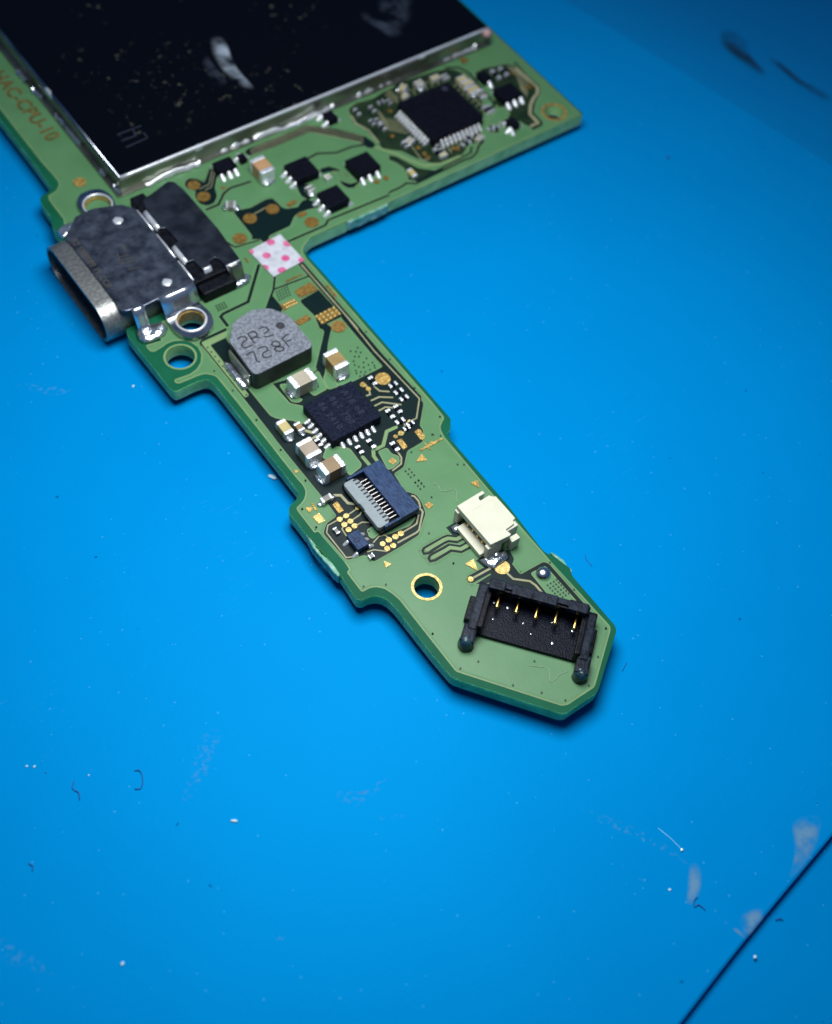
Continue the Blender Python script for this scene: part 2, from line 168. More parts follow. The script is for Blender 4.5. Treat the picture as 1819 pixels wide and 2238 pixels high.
  (-3.39,10.33),(-3.37,9.18),(-4.06,9.1)]),(0.5,'brown',[(-2.98,9.82),(-2.58,9.8),(-2.54,9.11),(-3.03,9.05)]),(1.2,'taupe',[(-4.02,7.94),(-2.99,8.05),(-2.87,6.52),(-4.02,6.47)]),
  (1.2,'brown',[(-3.77,5.91),(-3.79,4.8),(-2.13,4.88),(-2.23,5.87)]),(0.5,'grey',[(-4.79,3.97),(-4.81,3.57),(-4,3.55),(-3.99,3.97)]),(0.3,'grey',[(-5.28,1.73),(-5.02,1.73),
  (-5.05,1.22),(-5.31,1.24)]),(0.3,'grey',[(-4.56,-1.1),(-4.55,-1.41),(-4.18,-1.4),(-4.21,-1.12)]),(1.2,'orange',[(7.41,31.92),(8.49,31.9),(8.42,30.27),(7.25,30)]),
  (0.5,'yellow',[(27.14,32.12),(27.87,32.28),(27.94,31.65),(27.06,31.41)]),(0.5,'yellow',[(27.17,31.43),(28.03,31.6),(28.06,31),(27.12,30.79)]),(0.5,'yellow',[(27.12,30.63),
  (28.06,30.83),(28,30.2),(27.02,29.94)]),(0.5,'yellow',[(22.24,33.56),(22.87,33.86),(23.2,33.41),(22.49,33.08)]),(0.4,'yellow',[(22.03,32.75),(22.57,32.85),(22.69,32.53),
  (22.07,32.4)]),(0.5,'sand',[(23.83,33.46),(24.46,33.6),(24.53,33.05),(23.82,32.8)]),(0.4,'yellow',[(25.37,33.29),(26.1,33.63),(26.13,33.1),(25.45,32.82)]),
  (0.4,'sand',[(19.27,28.45),(19.83,28.51),(20.11,27.95),(19.35,27.86)]),(0.4,'yellow',[(20.69,25.67),(21.24,25.8),(21.28,25.39),(20.73,25.34)]),(0.4,'sand',[(24.15,25.8),
  (24.8,25.88),(24.96,25.47),(24.31,25.39)]),(0.4,'yellow',[(17.51,25.58),(17.97,25.68),(17.87,24.76),(17.45,24.72)]),(0.4,'sand',[(11.63,28.24),(12.12,28.39),(12.14,27.94),
  (11.69,27.83)]),(0.5,'grey',[(9.72,27.93),(10.31,27.94),(10.26,27.46),(9.67,27.37)]),(0.5,'grey',[(3.47,29.45),(4.06,29.59),(4.69,29.36),(4.08,28.86)]),
  (0.4,'grey',[(26.22,33.05),(26.82,33.21),(26.81,32.71),(26.21,32.55)]),(0.4,'grey',[(27.7,30.18),(28.29,30.16),(28.1,29.28),(27.51,29.13)])],
 'tiny': [[(3.7,10.48),(3.57,9.86)],[(4.38,9.11),(4.85,9.18)],[(4.35,8.44),(4.86,8.5)],[(4.35,7.81),(4.82,7.81)],[(3.72,7.55),(3.67,6.99)],[(3.08,7.54),(2.97,6.9)],[(2.98,6.36),
  (3.49,6.39)],[(3.53,5.96),(3.84,5.71)],[(1.79,5.15),(1.69,4.53)],[(-0.39,6.14),(-0.37,5.62)],[(0.54,6.18),(0.54,5.55)],[(3.11,5.64),(3.42,5.68)],[(-2.32,8.03),
  (-2.33,7.58)],[(27.29,31.65),(27.27,30.99)],[(27.1,30.92),(27.18,30.38)],[(27.15,28.42),(27.13,27.61)],[(27.48,28.38),(27.55,27.69)],[(25.86,26.1),(26.44,26.24)],[(26.19,25.91),
  (26.77,26.04)],[(23.56,26.2),(24.21,26.28)],[(19.28,28.42),(19.17,27.86)],[(20.98,26.48),(20.66,25.58)],[(23.07,25.54),(23.64,25.99)],[(30.56,31.61),
  (30.27,30.58)],[(31.26,31.54),(31.14,30.59)],[(24.46,25.51),(24.95,25.85)],[(18.36,31.73),(18.37,31.3)],[(18.83,31.62),(18.84,31.2)],[(18.76,30.99),(18.81,30.37)],[(18.12,33.42),
  (17.91,32.85)],[(20.9,33),(20.9,32.65)],[(20.11,33.11),(20.5,33.14)],[(19.33,33.05),(19.17,32.54)],[(19.05,28.29),(19.14,27.91)],[(21.16,26.71),(21.29,26.3)],[(7.3,33.69),
  (7.55,33.32)]],
 'chip': [(0.8,[(9.45,30.46),(11.39,30.5),(11.47,28.73),(9.44,28.39)],[(9.36,30.16),(9.42,29.48),(9.41,28.84)]),(0.8,[(13.82,28.52),(15.82,28.55),(15.71,26.72),
  (13.62,26.55)],[(14.02,26.58),(14.7,26.62),(15.43,26.63)]),(0.8,[(9.96,26.68),(11.7,26.74),(11.81,24.99),(9.9,24.84)],[(9.79,26.41),(9.75,25.71),(9.78,25.03)]),
  (0.7,[(5.02,33.53),(6.52,33.53),(6.55,32.39),(4.98,32.36)],[(5.15,32.34),(5.77,32.33),(6.34,32.38)]),(0.6,[(15.35,34.05),(16.17,34.02),(16.08,33.06),
  (15.18,32.88)],[(15.23,34.04),(15.23,33.24)]),(0.7,[(28.62,29.22),(30.34,29.39),(30.63,27.88),(28.75,27.5)],[(28.97,27.45),(29.65,27.46),(30.33,27.47)]),(0.6,[(27.41,25.99),
  (28.2,26),(28.18,25.05),(27.35,24.99)],[(27.34,26.06),(27.34,25.25)]),(0.6,[(28.85,31.74),(29.71,31.58),(29.46,30.54),(28.65,30.51)],[(29.29,30.72)]),(0.5,[(7.05,33.55),
  (7.65,33.5),(7.76,32.82),(7.17,32.72)],[(7.15,33.36)]),(0.6,[(-4.93,0.68),(-4.14,0.65),(-4.06,-0.61),(-5,-0.61)],[(-3.82,0.44),(-3.85,-0.01),(-3.88,-0.57),(-5.34,-0.61),
  (-5.26,0.43)])],
 'qfp': [(20.96,31.73),(25.84,31.79),(26.02,26.87),(20.82,26.86)],
 'qfp_left': [(20.87,31.21),(20.87,27.48)],
 'qfp_front': [(21.71,26.66),(25.36,26.64)],
 'qfn': [(-1.72,10.5),(2.15,10.59),(2.06,6.97),(-1.85,7.03)],
 'qfn_leads': [(-1.9,9.73),(-1.89,9.29),(-1.88,8.8),(-1.92,8.33),(-1.91,7.84),(-1.94,7.33),(-1.05,6.48),(-0.53,6.43),(-0.04,6.45),(0.45,6.45),(0.93,6.44),(1.4,6.48)],
 'ind': [(-3.39,17.18),(-2.82,17.9),(-2.43,18.39),(-1.75,18.63),(-0.69,18.78),(-0.06,18.58),(0.59,18.2),(0.84,17.77),(1.14,17.37),(1.31,16.68),(1.27,14.15),(1.17,13.94),
  (0.92,13.83),(-3.21,13.77),(-3.46,13.95),(-3.51,14.19)],
 'ind_mark': [[(-2.81,17.05),(-2.55,17.1),(-2.31,16.98),(-2.25,16.77),(-2.34,16.64),(-2.67,16.61),(-2.87,16.43),(-2.88,16.2),(-2.73,16.08),(-2.28,16.06)],[(-2.02,16.11),
  (-1.99,17.08),(-1.52,17.06),(-1.46,16.75),(-1.58,16.59),(-2.03,16.57)],[(-1.69,16.57),(-1.5,16.36)],[(-1.13,17.03),(-0.83,17.06),(-0.63,16.93),(-0.6,16.64),(-0.68,16.57),
  (-1.04,16.5)],[(-1.15,16.26),(-0.95,16.13),(-0.57,16.08)],[(-3.04,15.56),(-2.57,15.59),(-2.5,15.49),(-2.61,15.09),(-2.73,14.75),(-2.62,14.56)],[(-2.09,15.59),(-1.75,15.59),
  (-1.56,15.46),(-1.57,15.15),(-1.97,15.1),(-2.14,14.97),(-2.15,14.74),(-1.99,14.63),(-1.64,14.6)],[(-1.13,15.41),(-0.99,15.56),(-0.72,15.54),(-0.59,15.31),(-0.64,15.1),
  (-0.85,15.05),(-1.08,15.2),(-1.13,15.41)],[(-1.18,14.96),(-1.02,15.07),(-0.75,14.99),(-0.59,14.77),(-0.68,14.59),(-0.95,14.61),(-1.16,14.77),(-1.18,14.96)],[(0.07,15.62),
  (0.34,15.57)],[(-0.24,14.67),(-0.25,15.52),(0.04,15.55)],[(-0.11,15.13),(0.22,15.09)]],
 'ind_dot': [(0.27,16.52),(-0.04,16.72)],
 'sticker': [(2.89,24.91),(5.72,25.13),(5.82,22.02),(3.06,21.82)],
 'dots': [(3.74,23.84),(4.76,22.9),(4.7,24.8),(5.65,24.05),(2.9,24.77),(5.7,22.1),(2.98,22.88),(3.91,22.04)],
 'usb_logo': [[(-5.85,27.81),(-5.17,27.72)],[(-5.89,27.46),(-5,27.28)],[(-6.1,27.26),(-5.07,26.96)],[(-5.94,26.44),(-5.13,26.27)],[(-5.72,28.32),(-6.03,27.48)],[(-5.02,28.56),
  (-5.2,28.14)],[(-5.29,28.64),(-5.03,28.64)]],
 'ear_r': [(-5.41,23.24),(-2.84,22.94),(-2.76,22.11),(-2.58,20.97),(-2.91,20.03),(-3.6,19.58),(-4.72,19.59),(-5.32,20.15),(-5.53,20.91),(-5.47,22.64)],
 'ear_l': [(-5.52,34.74),(-5.29,35.45),(-4.82,35.88),(-4,35.96),(-3.21,35.63),(-2.92,34.81),(-2.99,34.06),(-3.19,33.33),(-4.54,32.46),(-5.4,32.63)],
 'ear_holes': [(-4.06,21.19),(-4.21,34.3)],
 'wc_roof': [(1.74,-1.81),(3.37,-1.76),(3.37,-1.98),(3.24,-2.15),(3.25,-2.29),(3.98,-2.26),(4.07,-2.48),(4.29,-2.55),(4.32,-4.53),(4.27,-4.58),(4.08,-4.61),(4.01,-4.84),
  (3.28,-4.91),(3.29,-5),(3.37,-5.34),(3.24,-5.4),(1.79,-5.27)],
 'rear': [(-1.9,31.07),(-1.68,31.96),(-0.02,32.48),(0.86,32.76),(1.22,32.45),(1.41,31.43),(1.5,26.79),(1.27,23.41),(1.09,23.21),(0.04,23.19),(0.04,24.16),(-0.16,24.46),
  (-0.66,24.28),(-0.87,23.92),(-1.48,23.86),(-1.57,25.01),(-1.99,25.05),(-1.95,26.98),(-1.56,27.15),(-1.64,28.74),(-2.01,28.88)],
 'rear_solder': [(-0.52,23.13),(0.24,23.19),(1.63,23.32),(1.81,22.86),(1.55,22.39),(0.95,22.22),(-0.09,22.23),(-0.56,22.63)],
 'blob_r': [(-7.73,22.6),(-7.11,22.72),(-6.39,22.52),(-5.67,22.33),(-5.57,21.76),(-5.96,21.25),(-6.67,21.06),(-7.49,21.08),(-7.98,21.51)],
 'blob_l': [(-7.95,33.79),(-7.24,34.06),(-6.43,33.98),(-5.57,33.81),(-5.69,33.12),(-6.27,33.19),(-6.96,33.33),(-7.5,32.83),(-8,32.79)],
 'weld': [(-4.23,31),(-4.22,24.06)],
 'seam': [[(6.06,35.18),(7.49,35.1),(8.99,35.13)],[(9.38,35.06),(12.7,34.82),(15.29,34.88),(16.8,34.96)],[(18.74,35.13),(19.88,35.12),(21.45,35.2),(23.2,35.19)],[(26.37,35.39),
  (27.66,35.16),(29.23,35.12),(31.03,35.04)],[(-0.12,34.79),(2.45,34.82),(4.49,34.8)],[(-2.18,50.66),(-2.14,49.12)],[(-2.15,48.04),(-1.94,46.86)],[(-2.04,44.6),(-1.96,42.69),
  (-1.97,40.66)],[(-1.98,37.67),(-1.99,36.69)],[(-1.97,35.51),(-1.88,34.49)]],
 'paste': [[(11.83,44.84),(12.63,44.71),(12.61,43.71),(11.84,41.6),(11.74,39.9),(11.75,38.39),(11.11,38.87),(10.77,40.68),(10.77,42),(11.13,43.56)],[(10.52,44.36),(10.48,42.83),
  (10.34,39.96),(9.62,39.74),(9.31,40.88),(9.56,42.26)],[(24.22,41.72),(24.82,41.38),(24.81,40.5),(25.83,39.04),(25.72,37.88),(24.53,37.88),(24.21,39.8),
  (23.87,40.86)],[(26.32,42.5),(29.45,41.81),(27.53,39.13),(25.82,38.35),(25.24,39.91)]],
 'lid_mark': [[(0.15,38.97),(2.08,38.94)],[(0.03,37.44),(1.89,37.54)],[(1.4,38.94),(1.22,38.13)],[(1.89,38.14),(1.89,37.54)],[(0.07,38.22),(1.12,38.19)]],
 'lid_bump': [(4.67,34.85),(-1.61,45.94)],
 'fpc_slots': [(-2.29,3.74),(-2.33,0.13)],
 'fpc_pins': [(-1.76,3.34),(-1.82,0.27)],
 'bc_pins': [[(-0.75,-8.82),(0.02,-8.26)],[(0.02,-9.8),(0.8,-9.21)],[(0.79,-10.79),(1.43,-10.29)],[(1.57,-11.78),(2.27,-11.19)],[(2.3,-12.77),(2.98,-12.21)]],
 'dome': [(4.02,-8.14),(3.6,-7.87)],
 'mat_edge': [(-6.66,-33.41),(0.08,-32.05),(8.35,-30.61)],
 'mat_far': [(43.81,36.94),(44.38,34.42),(47.04,21.69),(49.4,9.77)],
 'smears': [[(6.64,-28.73),(7.54,-28.87),(8.34,-29.53),(7.01,-30.46),(5.45,-30.97),(4.12,-30.95),(5.66,-30.11)],[(-0.13,-27.17),(0.34,-27.33),(0.23,-27.86),(-0.55,-28.64),
  (-1.44,-28.89),(-1.64,-28.64)],[(0.31,-30.94),(1.08,-31.04),(1.69,-31.31),(1.37,-31.78),(0.02,-32.02),(-0.18,-31.78)],[(-0.51,-31.23),(-0.27,-31.29),(-0.15,-32.01),
  (-0.33,-32.01)],[(-3.28,-20.86),(-1.62,-22.9),(-0.31,-25.6),(-0.05,-27.23),(-0.32,-26.71),(-1.19,-24.66),(-2.63,-22.67)],[(-21.9,-17.09),(-21.46,-17.18),(-21.09,-17.54),
  (-21.29,-17.71),(-21.81,-17.41)],[(-33.61,-8.97),(-33.12,-9.64),(-32.01,-12.55),(-32.92,-11.7),(-34.2,-10.15)],[(-18.75,-4.84),(-17.71,-5.42),(-19.35,-6.92),(-21.4,-8.07),
  (-22.01,-7.89),(-20.77,-6.66)],[(-14.25,-12.09),(-13.46,-13.2),(-11.31,-13.15),(-11.66,-13.49),(-13.84,-13.75),(-14.47,-12.75)],[(-13.6,-14.36),(-12.49,-15.45),(-11.41,-15.5),
  (-11.83,-15.78),(-13.14,-15.12)],[(-16.49,24.53),(-14.29,22.82),(-12.77,21.12),(-14.98,22.14)],[(-3.59,-24.37),(-3.2,-25.3),(-2.73,-26.83),(-3.13,-25.79)],[(-0.81,-30.18),
  (-0.48,-30.61),(-0.4,-31.31),(-0.56,-31.09)]],
 'stains': [[(54.91,27.83),(56.06,27.61),(55.89,26.18),(54.67,24.72),(54.35,22.99),(53.65,22.97),(53.53,24.94),(53.58,26.42)],[(56.44,23.05),(56.83,22.41),(56.61,19.79),
  (57.35,18.32),(56.9,17.54),(56.37,17.85),(56.05,19.9)]],
 'fibre': [[(-23.21,-4.75),(-22.98,-4.87),(-22.97,-5.2),(-23.21,-5.69),(-23.48,-5.87),(-23.72,-5.71)],[(-26.33,-3.39),(-26.57,-3.69),(-26.56,-3.89),(-26.43,-4.17),
  (-26.59,-4.57)],[(-30.59,-6.27),(-30.46,-6.54),(-30.61,-6.74)],[(-0.92,-28.78),(-1.25,-28.81),(-1.45,-29.1),(-1.18,-29.13),(-1.08,-29.55)],[(2.11,-32.23),(2.36,-32.3),
  (2.48,-32.45)],[(8.18,-7.84),(8,-8.09),(7.96,-8.43),(7.96,-8.79)],[(5.29,-15.35),(4.69,-15.64)]],
 'crumb': [(-28.1,-1.12),(-27.76,-1.38),(-29.01,-13.86),(-25.47,-3.54),(-27.39,-2.05),(-0.33,-33.06),(-1.97,-27.56),(0.16,-26.24),(-5.67,8.23),(-9.62,19.76),(-20.05,-10.48),
  (38.1,17.57)],
 'streak': [(-0.12,-24.49),(0.09,-25.36),(0.17,-26.1)],
 'hair': [(2.21,1.16),(2.41,0.97),(2.31,0.44),(2.7,0.18),(3.08,0.11),(3.13,-0.21),(2.82,-0.56),(2.67,-0.89)],
 'hair2': [(-0.73,-12.64),(-0.3,-13.02),(0.07,-13.36),(0,-13.79),(-0.29,-14.16),(-0.11,-14.27),(0.43,-14.17),(1.01,-14.26)],
 'silk': [(-3.94,50.74),(-3.63,41.36)],
}


# ------------------------------------------------------------------ materials
def rgba(c): return (c[0], c[1], c[2], 1)

def material(name, base, rough=0.5, metal=0.0, var=None, scale=8.0, detail=4.0, bump=0.0, bump_scale=40.0,
             coat=0.0, rough_var=0.0, spec=0.5, contrast=(0.35, 0.65), stretch=None):
    """Principled surface whose colour, gloss and relief vary with procedural noise."""
    m = bpy.data.materials.new(name)
    m.use_nodes = True
    nt = m.node_tree; N = nt.nodes; Lk = nt.links
    p = N['Principled BSDF']
    p.inputs['Roughness'].default_value = rough
    p.inputs['Metallic'].default_value = metal
    p.inputs['Specular IOR Level'].default_value = spec
    if coat:
        p.inputs['Coat Weight'].default_value = coat
        p.inputs['Coat Roughness'].default_value = 0.25
    tc = N.new('ShaderNodeTexCoord')
    src = tc.outputs['Object']
    if stretch:
        mp = N.new('ShaderNodeMapping'); mp.inputs['Scale'].default_value = stretch
        Lk.new(src, mp.inputs['Vector']); src = mp.outputs['Vector']
    no = N.new('ShaderNodeTexNoise'); no.inputs['Scale'].default_value = scale; no.inputs['Detail'].default_value = detail
    Lk.new(src, no.inputs['Vector'])
    rp = N.new('ShaderNodeValToRGB')
    rp.color_ramp.elements[0].position, rp.color_ramp.elements[1].position = contrast
    rp.color_ramp.elements[0].color = rgba(base)
    rp.color_ramp.elements[1].color = rgba(var if var else tuple(min(1, c * 1.18) for c in base))
    Lk.new(no.outputs['Fac'], rp.inputs['Fac'])
    Lk.new(rp.outputs['Color'], p.inputs['Base Color'])
    if rough_var:
        mr = N.new('ShaderNodeMapRange')
        mr.inputs['To Min'].default_value = max(0.03, rough - rough_var); mr.inputs['To Max'].default_value = rough + rough_var
        Lk.new(no.outputs['Fac'], mr.inputs['Value']); Lk.new(mr.outputs['Result'], p.inputs['Roughness'])
    if bump:
        n2 = N.new('ShaderNodeTexNoise'); n2.inputs['Scale'].default_value = bump_scale; n2.inputs['Detail'].default_value = 3
        Lk.new(src, n2.inputs['Vector'])
        b = N.new('ShaderNodeBump'); b.inputs['Strength'].default_value = bump; b.inputs['Distance'].default_value = 0.01
        Lk.new(n2.outputs['Fac'], b.inputs['Height']); Lk.new(b.outputs['Normal'], p.inputs['Normal'])
    return m

M = {}
M['laminate']  = material('laminate_green', (0.006, 0.085, 0.042), 0.45, var=(0.008, 0.102, 0.050), scale=4, spec=0.06)
M['edge']      = material('sawn_board_edge', (0.18, 0.42, 0.14), 0.6, var=(0.34, 0.58, 0.24), scale=10, bump=0.3, bump_scale=60)
for nm_ in ('edge',):      # glass-resin laminate lets light in and glows a little at the cut
    p_ = M[nm_].node_tree.nodes['Principled BSDF']
    p_.inputs['Subsurface Weight'].default_value = 0.6 if nm_ == 'edge' else 0.0
    p_.inputs['Subsurface Radius'].default_value = (0.6, 1.0, 0.7); p_.inputs['Subsurface Scale'].default_value = 0.09
M['burr']      = material('torn_glass_resin', (0.05, 0.26, 0.15), 0.5, var=(0.26, 0.46, 0.36), scale=16, bump=0.9, bump_scale=30)
M['pour']      = material('solder_mask_on_copper', (0.078, 0.196, 0.080), 0.42, var=(0.095, 0.222, 0.094), scale=3, bump=0.05, bump_scale=30, spec=0.30, detail=8)
M['pour_edge'] = material('solder_mask_edge_highlight', (0.150, 0.238, 0.104), 0.4, scale=8, spec=0.2)  # paler strip: thinner mask at the edge plus a painted edge highlight
M['pour_rim']  = material('solder_mask_thinning', (0.088, 0.200, 0.087), 0.42, scale=5, spec=0.16)
M['olive']     = material('solder_mask_over_dense_tracks', (0.008, 0.021, 0.011), 0.4, var=(0.022, 0.040, 0.018), scale=9, spec=0.15)
M['thin']      = material('solder_mask_on_thin_copper', (0.165, 0.255, 0.110), 0.4, scale=6, spec=0.2)
M['dark']      = material('solder_mask_on_bare_laminate', (0.0025, 0.0110, 0.0110), 0.4, var=(0.0032, 0.0135, 0.0135), scale=6, spec=0.15)
M['trace']     = material('solder_mask_on_trace', (0.27, 0.26, 0.145), 0.4, var=(0.33, 0.32, 0.19), scale=12, spec=0.2)
M['gold0']     = material('tarnished_gold', (0.13, 0.072, 0.012), 0.45, metal=0.35, var=(0.30, 0.17, 0.03), scale=60, bump=0.5, bump_scale=120)
M['legend']    = material('tarnished_legend', (0.085, 0.085, 0.020), 0.5, metal=0.2, var=(0.20, 0.13, 0.03), scale=22)
M['gold5']     = material('worn_gold', (0.26, 0.15, 0.03), 0.42, metal=0.4, var=(0.58, 0.38, 0.10), scale=55, bump=0.5, bump_scale=120)
M['gold1']     = material('bright_gold', (0.42, 0.29, 0.075), 0.4, metal=0.4, var=(0.72, 0.54, 0.20), scale=55, bump=0.4, bump_scale=120)
M['pin_gold']  = material('polished_gold', (0.78, 0.50, 0.12), 0.25, metal=1.0, scale=20)
M['via']       = material('via_hole', (0.004, 0.018, 0.010), 0.5)
M['chip']      = material('black_epoxy', (0.0035, 0.0038, 0.007), 0.42, var=(0.006, 0.007, 0.013), scale=40, bump=0.10, bump_scale=80, spec=0.07)
M['chip_rough']= material('black_epoxy_coarse', (0.0035, 0.005, 0.013), 0.5, var=(0.010, 0.014, 0.034), scale=45, bump=0.9, bump_scale=60, spec=0.07)
M['chip_mark'] = material('laser_mark', (0.026, 0.030, 0.050), 0.6, spec=0.1)
M['solder']    = material('solder', (0.85, 0.87, 0.88), 0.34, metal=0.7, var=(0.95, 0.95, 0.95), scale=20, bump=0.35, bump_scale=45, rough_var=0.1)
M['solder_dk'] = material('reflowed_solder', (0.42, 0.46, 0.50), 0.22, metal=0.9, var=(0.85, 0.88, 0.90), scale=16, bump=0.7, bump_scale=26, rough_var=0.1)
M['term']      = material('tinned_terminal', (0.66, 0.70, 0.72), 0.46, metal=0.75, var=(0.90, 0.91, 0.92), scale=38, bump=0.8, bump_scale=60, contrast=(0.3, 0.5))
M['ferrite']   = material('ferrite', (0.120, 0.131, 0.153), 0.55, var=(0.205, 0.222, 0.255), scale=48, bump=0.5, bump_scale=60, contrast=(0.4, 0.6), spec=0.25)
M['mark_dk']   = material('burnt_mark', (0.012, 0.012, 0.016), 0.7, var=(0.03, 0.03, 0.035), scale=50)
M['white_pl']  = material('white_nylon', (0.58, 0.565, 0.42), 0.5, var=(0.63, 0.615, 0.47), scale=8, bump=0.05)
M['wire_gap']  = material('yellowed_nylon', (0.50, 0.47, 0.33), 0.5, var=(0.56, 0.53, 0.38), scale=8)
M['blue_pl']   = material('blue_nylon', (0.012, 0.030, 0.078), 0.45, spec=0.15, var=(0.030, 0.062, 0.140), scale=20, bump=0.35, bump_scale=25, stretch=(3, 1, 1))
M['grey_pl']   = material('grey_nylon', (0.20, 0.24, 0.25), 0.5, var=(0.24, 0.28, 0.29), scale=14, bump=0.1)
M['black_pl']  = material('black_nylon', (0.004, 0.0045, 0.006), 0.33, var=(0.009, 0.010, 0.014), scale=22, bump=0.2, bump_scale=60, spec=0.08)
M['black_edge']= material('black_nylon_worn', (0.005, 0.007, 0.013), 0.36, var=(0.020, 0.027, 0.042), scale=18, bump=0.22, bump_scale=60, spec=0.10)
M['black_rg']  = material('black_nylon_coarse', (0.0015, 0.0024, 0.006), 0.30, var=(0.004, 0.0065, 0.016), scale=60, bump=0.25, bump_scale=110, spec=0.08)
M['melt']      = material('melted_nylon', (0.004, 0.011, 0.018), 0.25, var=(0.030, 0.075, 0.10), scale=12, bump=0.6, bump_scale=25, spec=0.4)
M['steel']     = material('plated_steel', (0.26, 0.28, 0.32), 0.22, metal=1.0, var=(0.60, 0.62, 0.65), scale=5, bump=0.12, bump_scale=20, rough_var=0.08)
M['steel_edge']= material('plated_steel_bright', (0.80, 0.82, 0.84), 0.34, metal=0.62, scale=5, bump=0.1, bump_scale=20)  # paler copy of the plated steel, edge highlights put into its colour
M['steel_bend']= material('bent_steel', (0.72, 0.74, 0.76), 0.24, metal=0.95, scale=5, bump=0.12, bump_scale=20)
M['steel_mat'] = material('brushed_shell', (0.26, 0.265, 0.25), 0.42, metal=0.85, var=(0.38, 0.38, 0.345), scale=40, bump=0.22, bump_scale=50, contrast=(0.40, 0.62))
M['lid_blue']  = material('cover_bluish_reflection', (0.042, 0.052, 0.078), 0.27, metal=0.7, var=(0.21, 0.24, 0.29), scale=12, detail=10, bump=0.25, bump_scale=30, contrast=(0.32, 0.92), rough_var=0.12)  # blue-grey mottling paints the room's reflection into the steel
M['cover_dk']  = material('dark_cover', (0.022, 0.028, 0.040), 0.34, metal=0.7, var=(0.055, 0.066, 0.085), scale=9, bump=0.2, bump_scale=20)
M['etch']      = material('etched_mark', (0.085, 0.072, 0.048), 0.5, metal=0.3, scale=20)
M['tongue']    = material('contact_tongue', (0.05, 0.055, 0.06), 0.4, metal=0.5, scale=10)
M['contact']   = material('phosphor_bronze', (0.40, 0.36, 0.34), 0.35, metal=0.8, var=(0.62, 0.58, 0.55), scale=30)
M['chrome']    = material('polished_solder', (0.65, 0.68, 0.72), 0.26, metal=1.0, scale=6)
M['frame']     = material('shield_frame', (0.20, 0.205, 0.17), 0.30, metal=0.9, var=(0.36, 0.37, 0.32), scale=4, bump=0.2, bump_scale=8)
M['paper']     = material('paper_sticker', (0.42, 0.43, 0.47), 0.85, var=(0.56, 0.56, 0.60), scale=20, bump=0.9, bump_scale=30, spec=0.1)
M['pink']      = material('pink_ink', (0.50, 0.07, 0.20), 0.85, var=(0.62, 0.17, 0.31), scale=26, spec=0.1)
M['paste']     = None
M['fibre_dk']  = material('dark_lint', (0.001, 0.095, 0.30), 0.8)
M['fibre_lt']  = material('pale_lint', (0.34, 0.44, 0.32), 0.8)
M['crumb']     = material('white_flake', (0.40, 0.60, 0.68), 0.6, scale=40, bump=0.6)
M['scratch']   = material('raised_scratch', (0.20, 0.52, 0.66), 0.5)
M['drop']      = material('solder_speck', (0.55, 0.75, 0.70), 0.25, metal=0.6)
for nm, c1, c2 in (('sand', (0.36, 0.32, 0.23), (0.42, 0.37, 0.27)), ('ochre', (0.26, 0.17, 0.06), (0.31, 0.21, 0.08)),
                   ('yellow', (0.44, 0.36, 0.14), (0.50, 0.42, 0.18)), ('brown', (0.22, 0.14, 0.065), (0.27, 0.18, 0.085)),
                   ('taupe', (0.30, 0.235, 0.17), (0.35, 0.275, 0.20)), ('grey', (0.15, 0.15, 0.13), (0.19, 0.19, 0.165)),
                   ('orange', (0.42, 0.23, 0.11), (0.48, 0.28, 0.14))):
    M[nm] = material('ceramic_' + nm, c1, 0.4, var=c2, scale=12, bump=0.05)

def film_material(name, base, cover, scale, rough=0.7):
    """A thin dried film: patchy, so the surface below shows through; feathered towards its rim by the 'cover' attribute."""
    m = bpy.data.materials.new(name); m.use_nodes = True
    nt = m.node_tree; N = nt.nodes; Lk = nt.links
    p = N['Principled BSDF']; p.inputs['Base Color'].default_value = rgba(base); p.inputs['Roughness'].default_value = rough
    tc = N.new('ShaderNodeTexCoord')
    no = N.new('ShaderNodeTexNoise'); no.inputs['Scale'].default_value = scale; no.inputs['Detail'].default_value = 6
    Lk.new(tc.outputs['Object'], no.inputs['Vector'])
    at = N.new('ShaderNodeAttribute'); at.attribute_name = 'cover'
    mu = N.new('ShaderNodeMath'); mu.operation = 'MULTIPLY'
    mr = N.new('ShaderNodeMapRange'); mr.inputs['From Min'].default_value = 0.34; mr.inputs['From Max'].default_value = 0.60
    Lk.new(no.outputs['Fac'], mr.inputs['Value'])
    Lk.new(mr.outputs['Result'], mu.inputs[0]); Lk.new(at.outputs['Fac'], mu.inputs[1])
    m2 = N.new('ShaderNodeMath'); m2.operation = 'MULTIPLY'; m2.inputs[1].default_value = cover
    Lk.new(mu.outputs[0], m2.inputs[0]); Lk.new(m2.outputs[0], p.inputs['Alpha'])
    return m
M['paste']  = film_material('thermal_paste', (0.40, 0.47, 0.55), 1.0, 5, 0.6)
M['haze_p'] = film_material('thermal_paste_wiped', (0.14, 0.18, 0.26), 0.24, 9, 0.6)
M['smear']  = film_material('glue_residue', (0.17, 0.36, 0.52), 0.60, 10)
M['smear2'] = film_material('faint_residue', (0.06, 0.38, 0.74), 0.38, 30)
for nd_ in M['smear2'].node_tree.nodes:
    if nd_.type == 'MAP_RANGE': nd_.inputs['From Min'].default_value = 0.50; nd_.inputs['From Max'].default_value = 0.66
M['stain']  = film_material('dark_stain', (0.002, 0.03, 0.06), 0.75, 3)

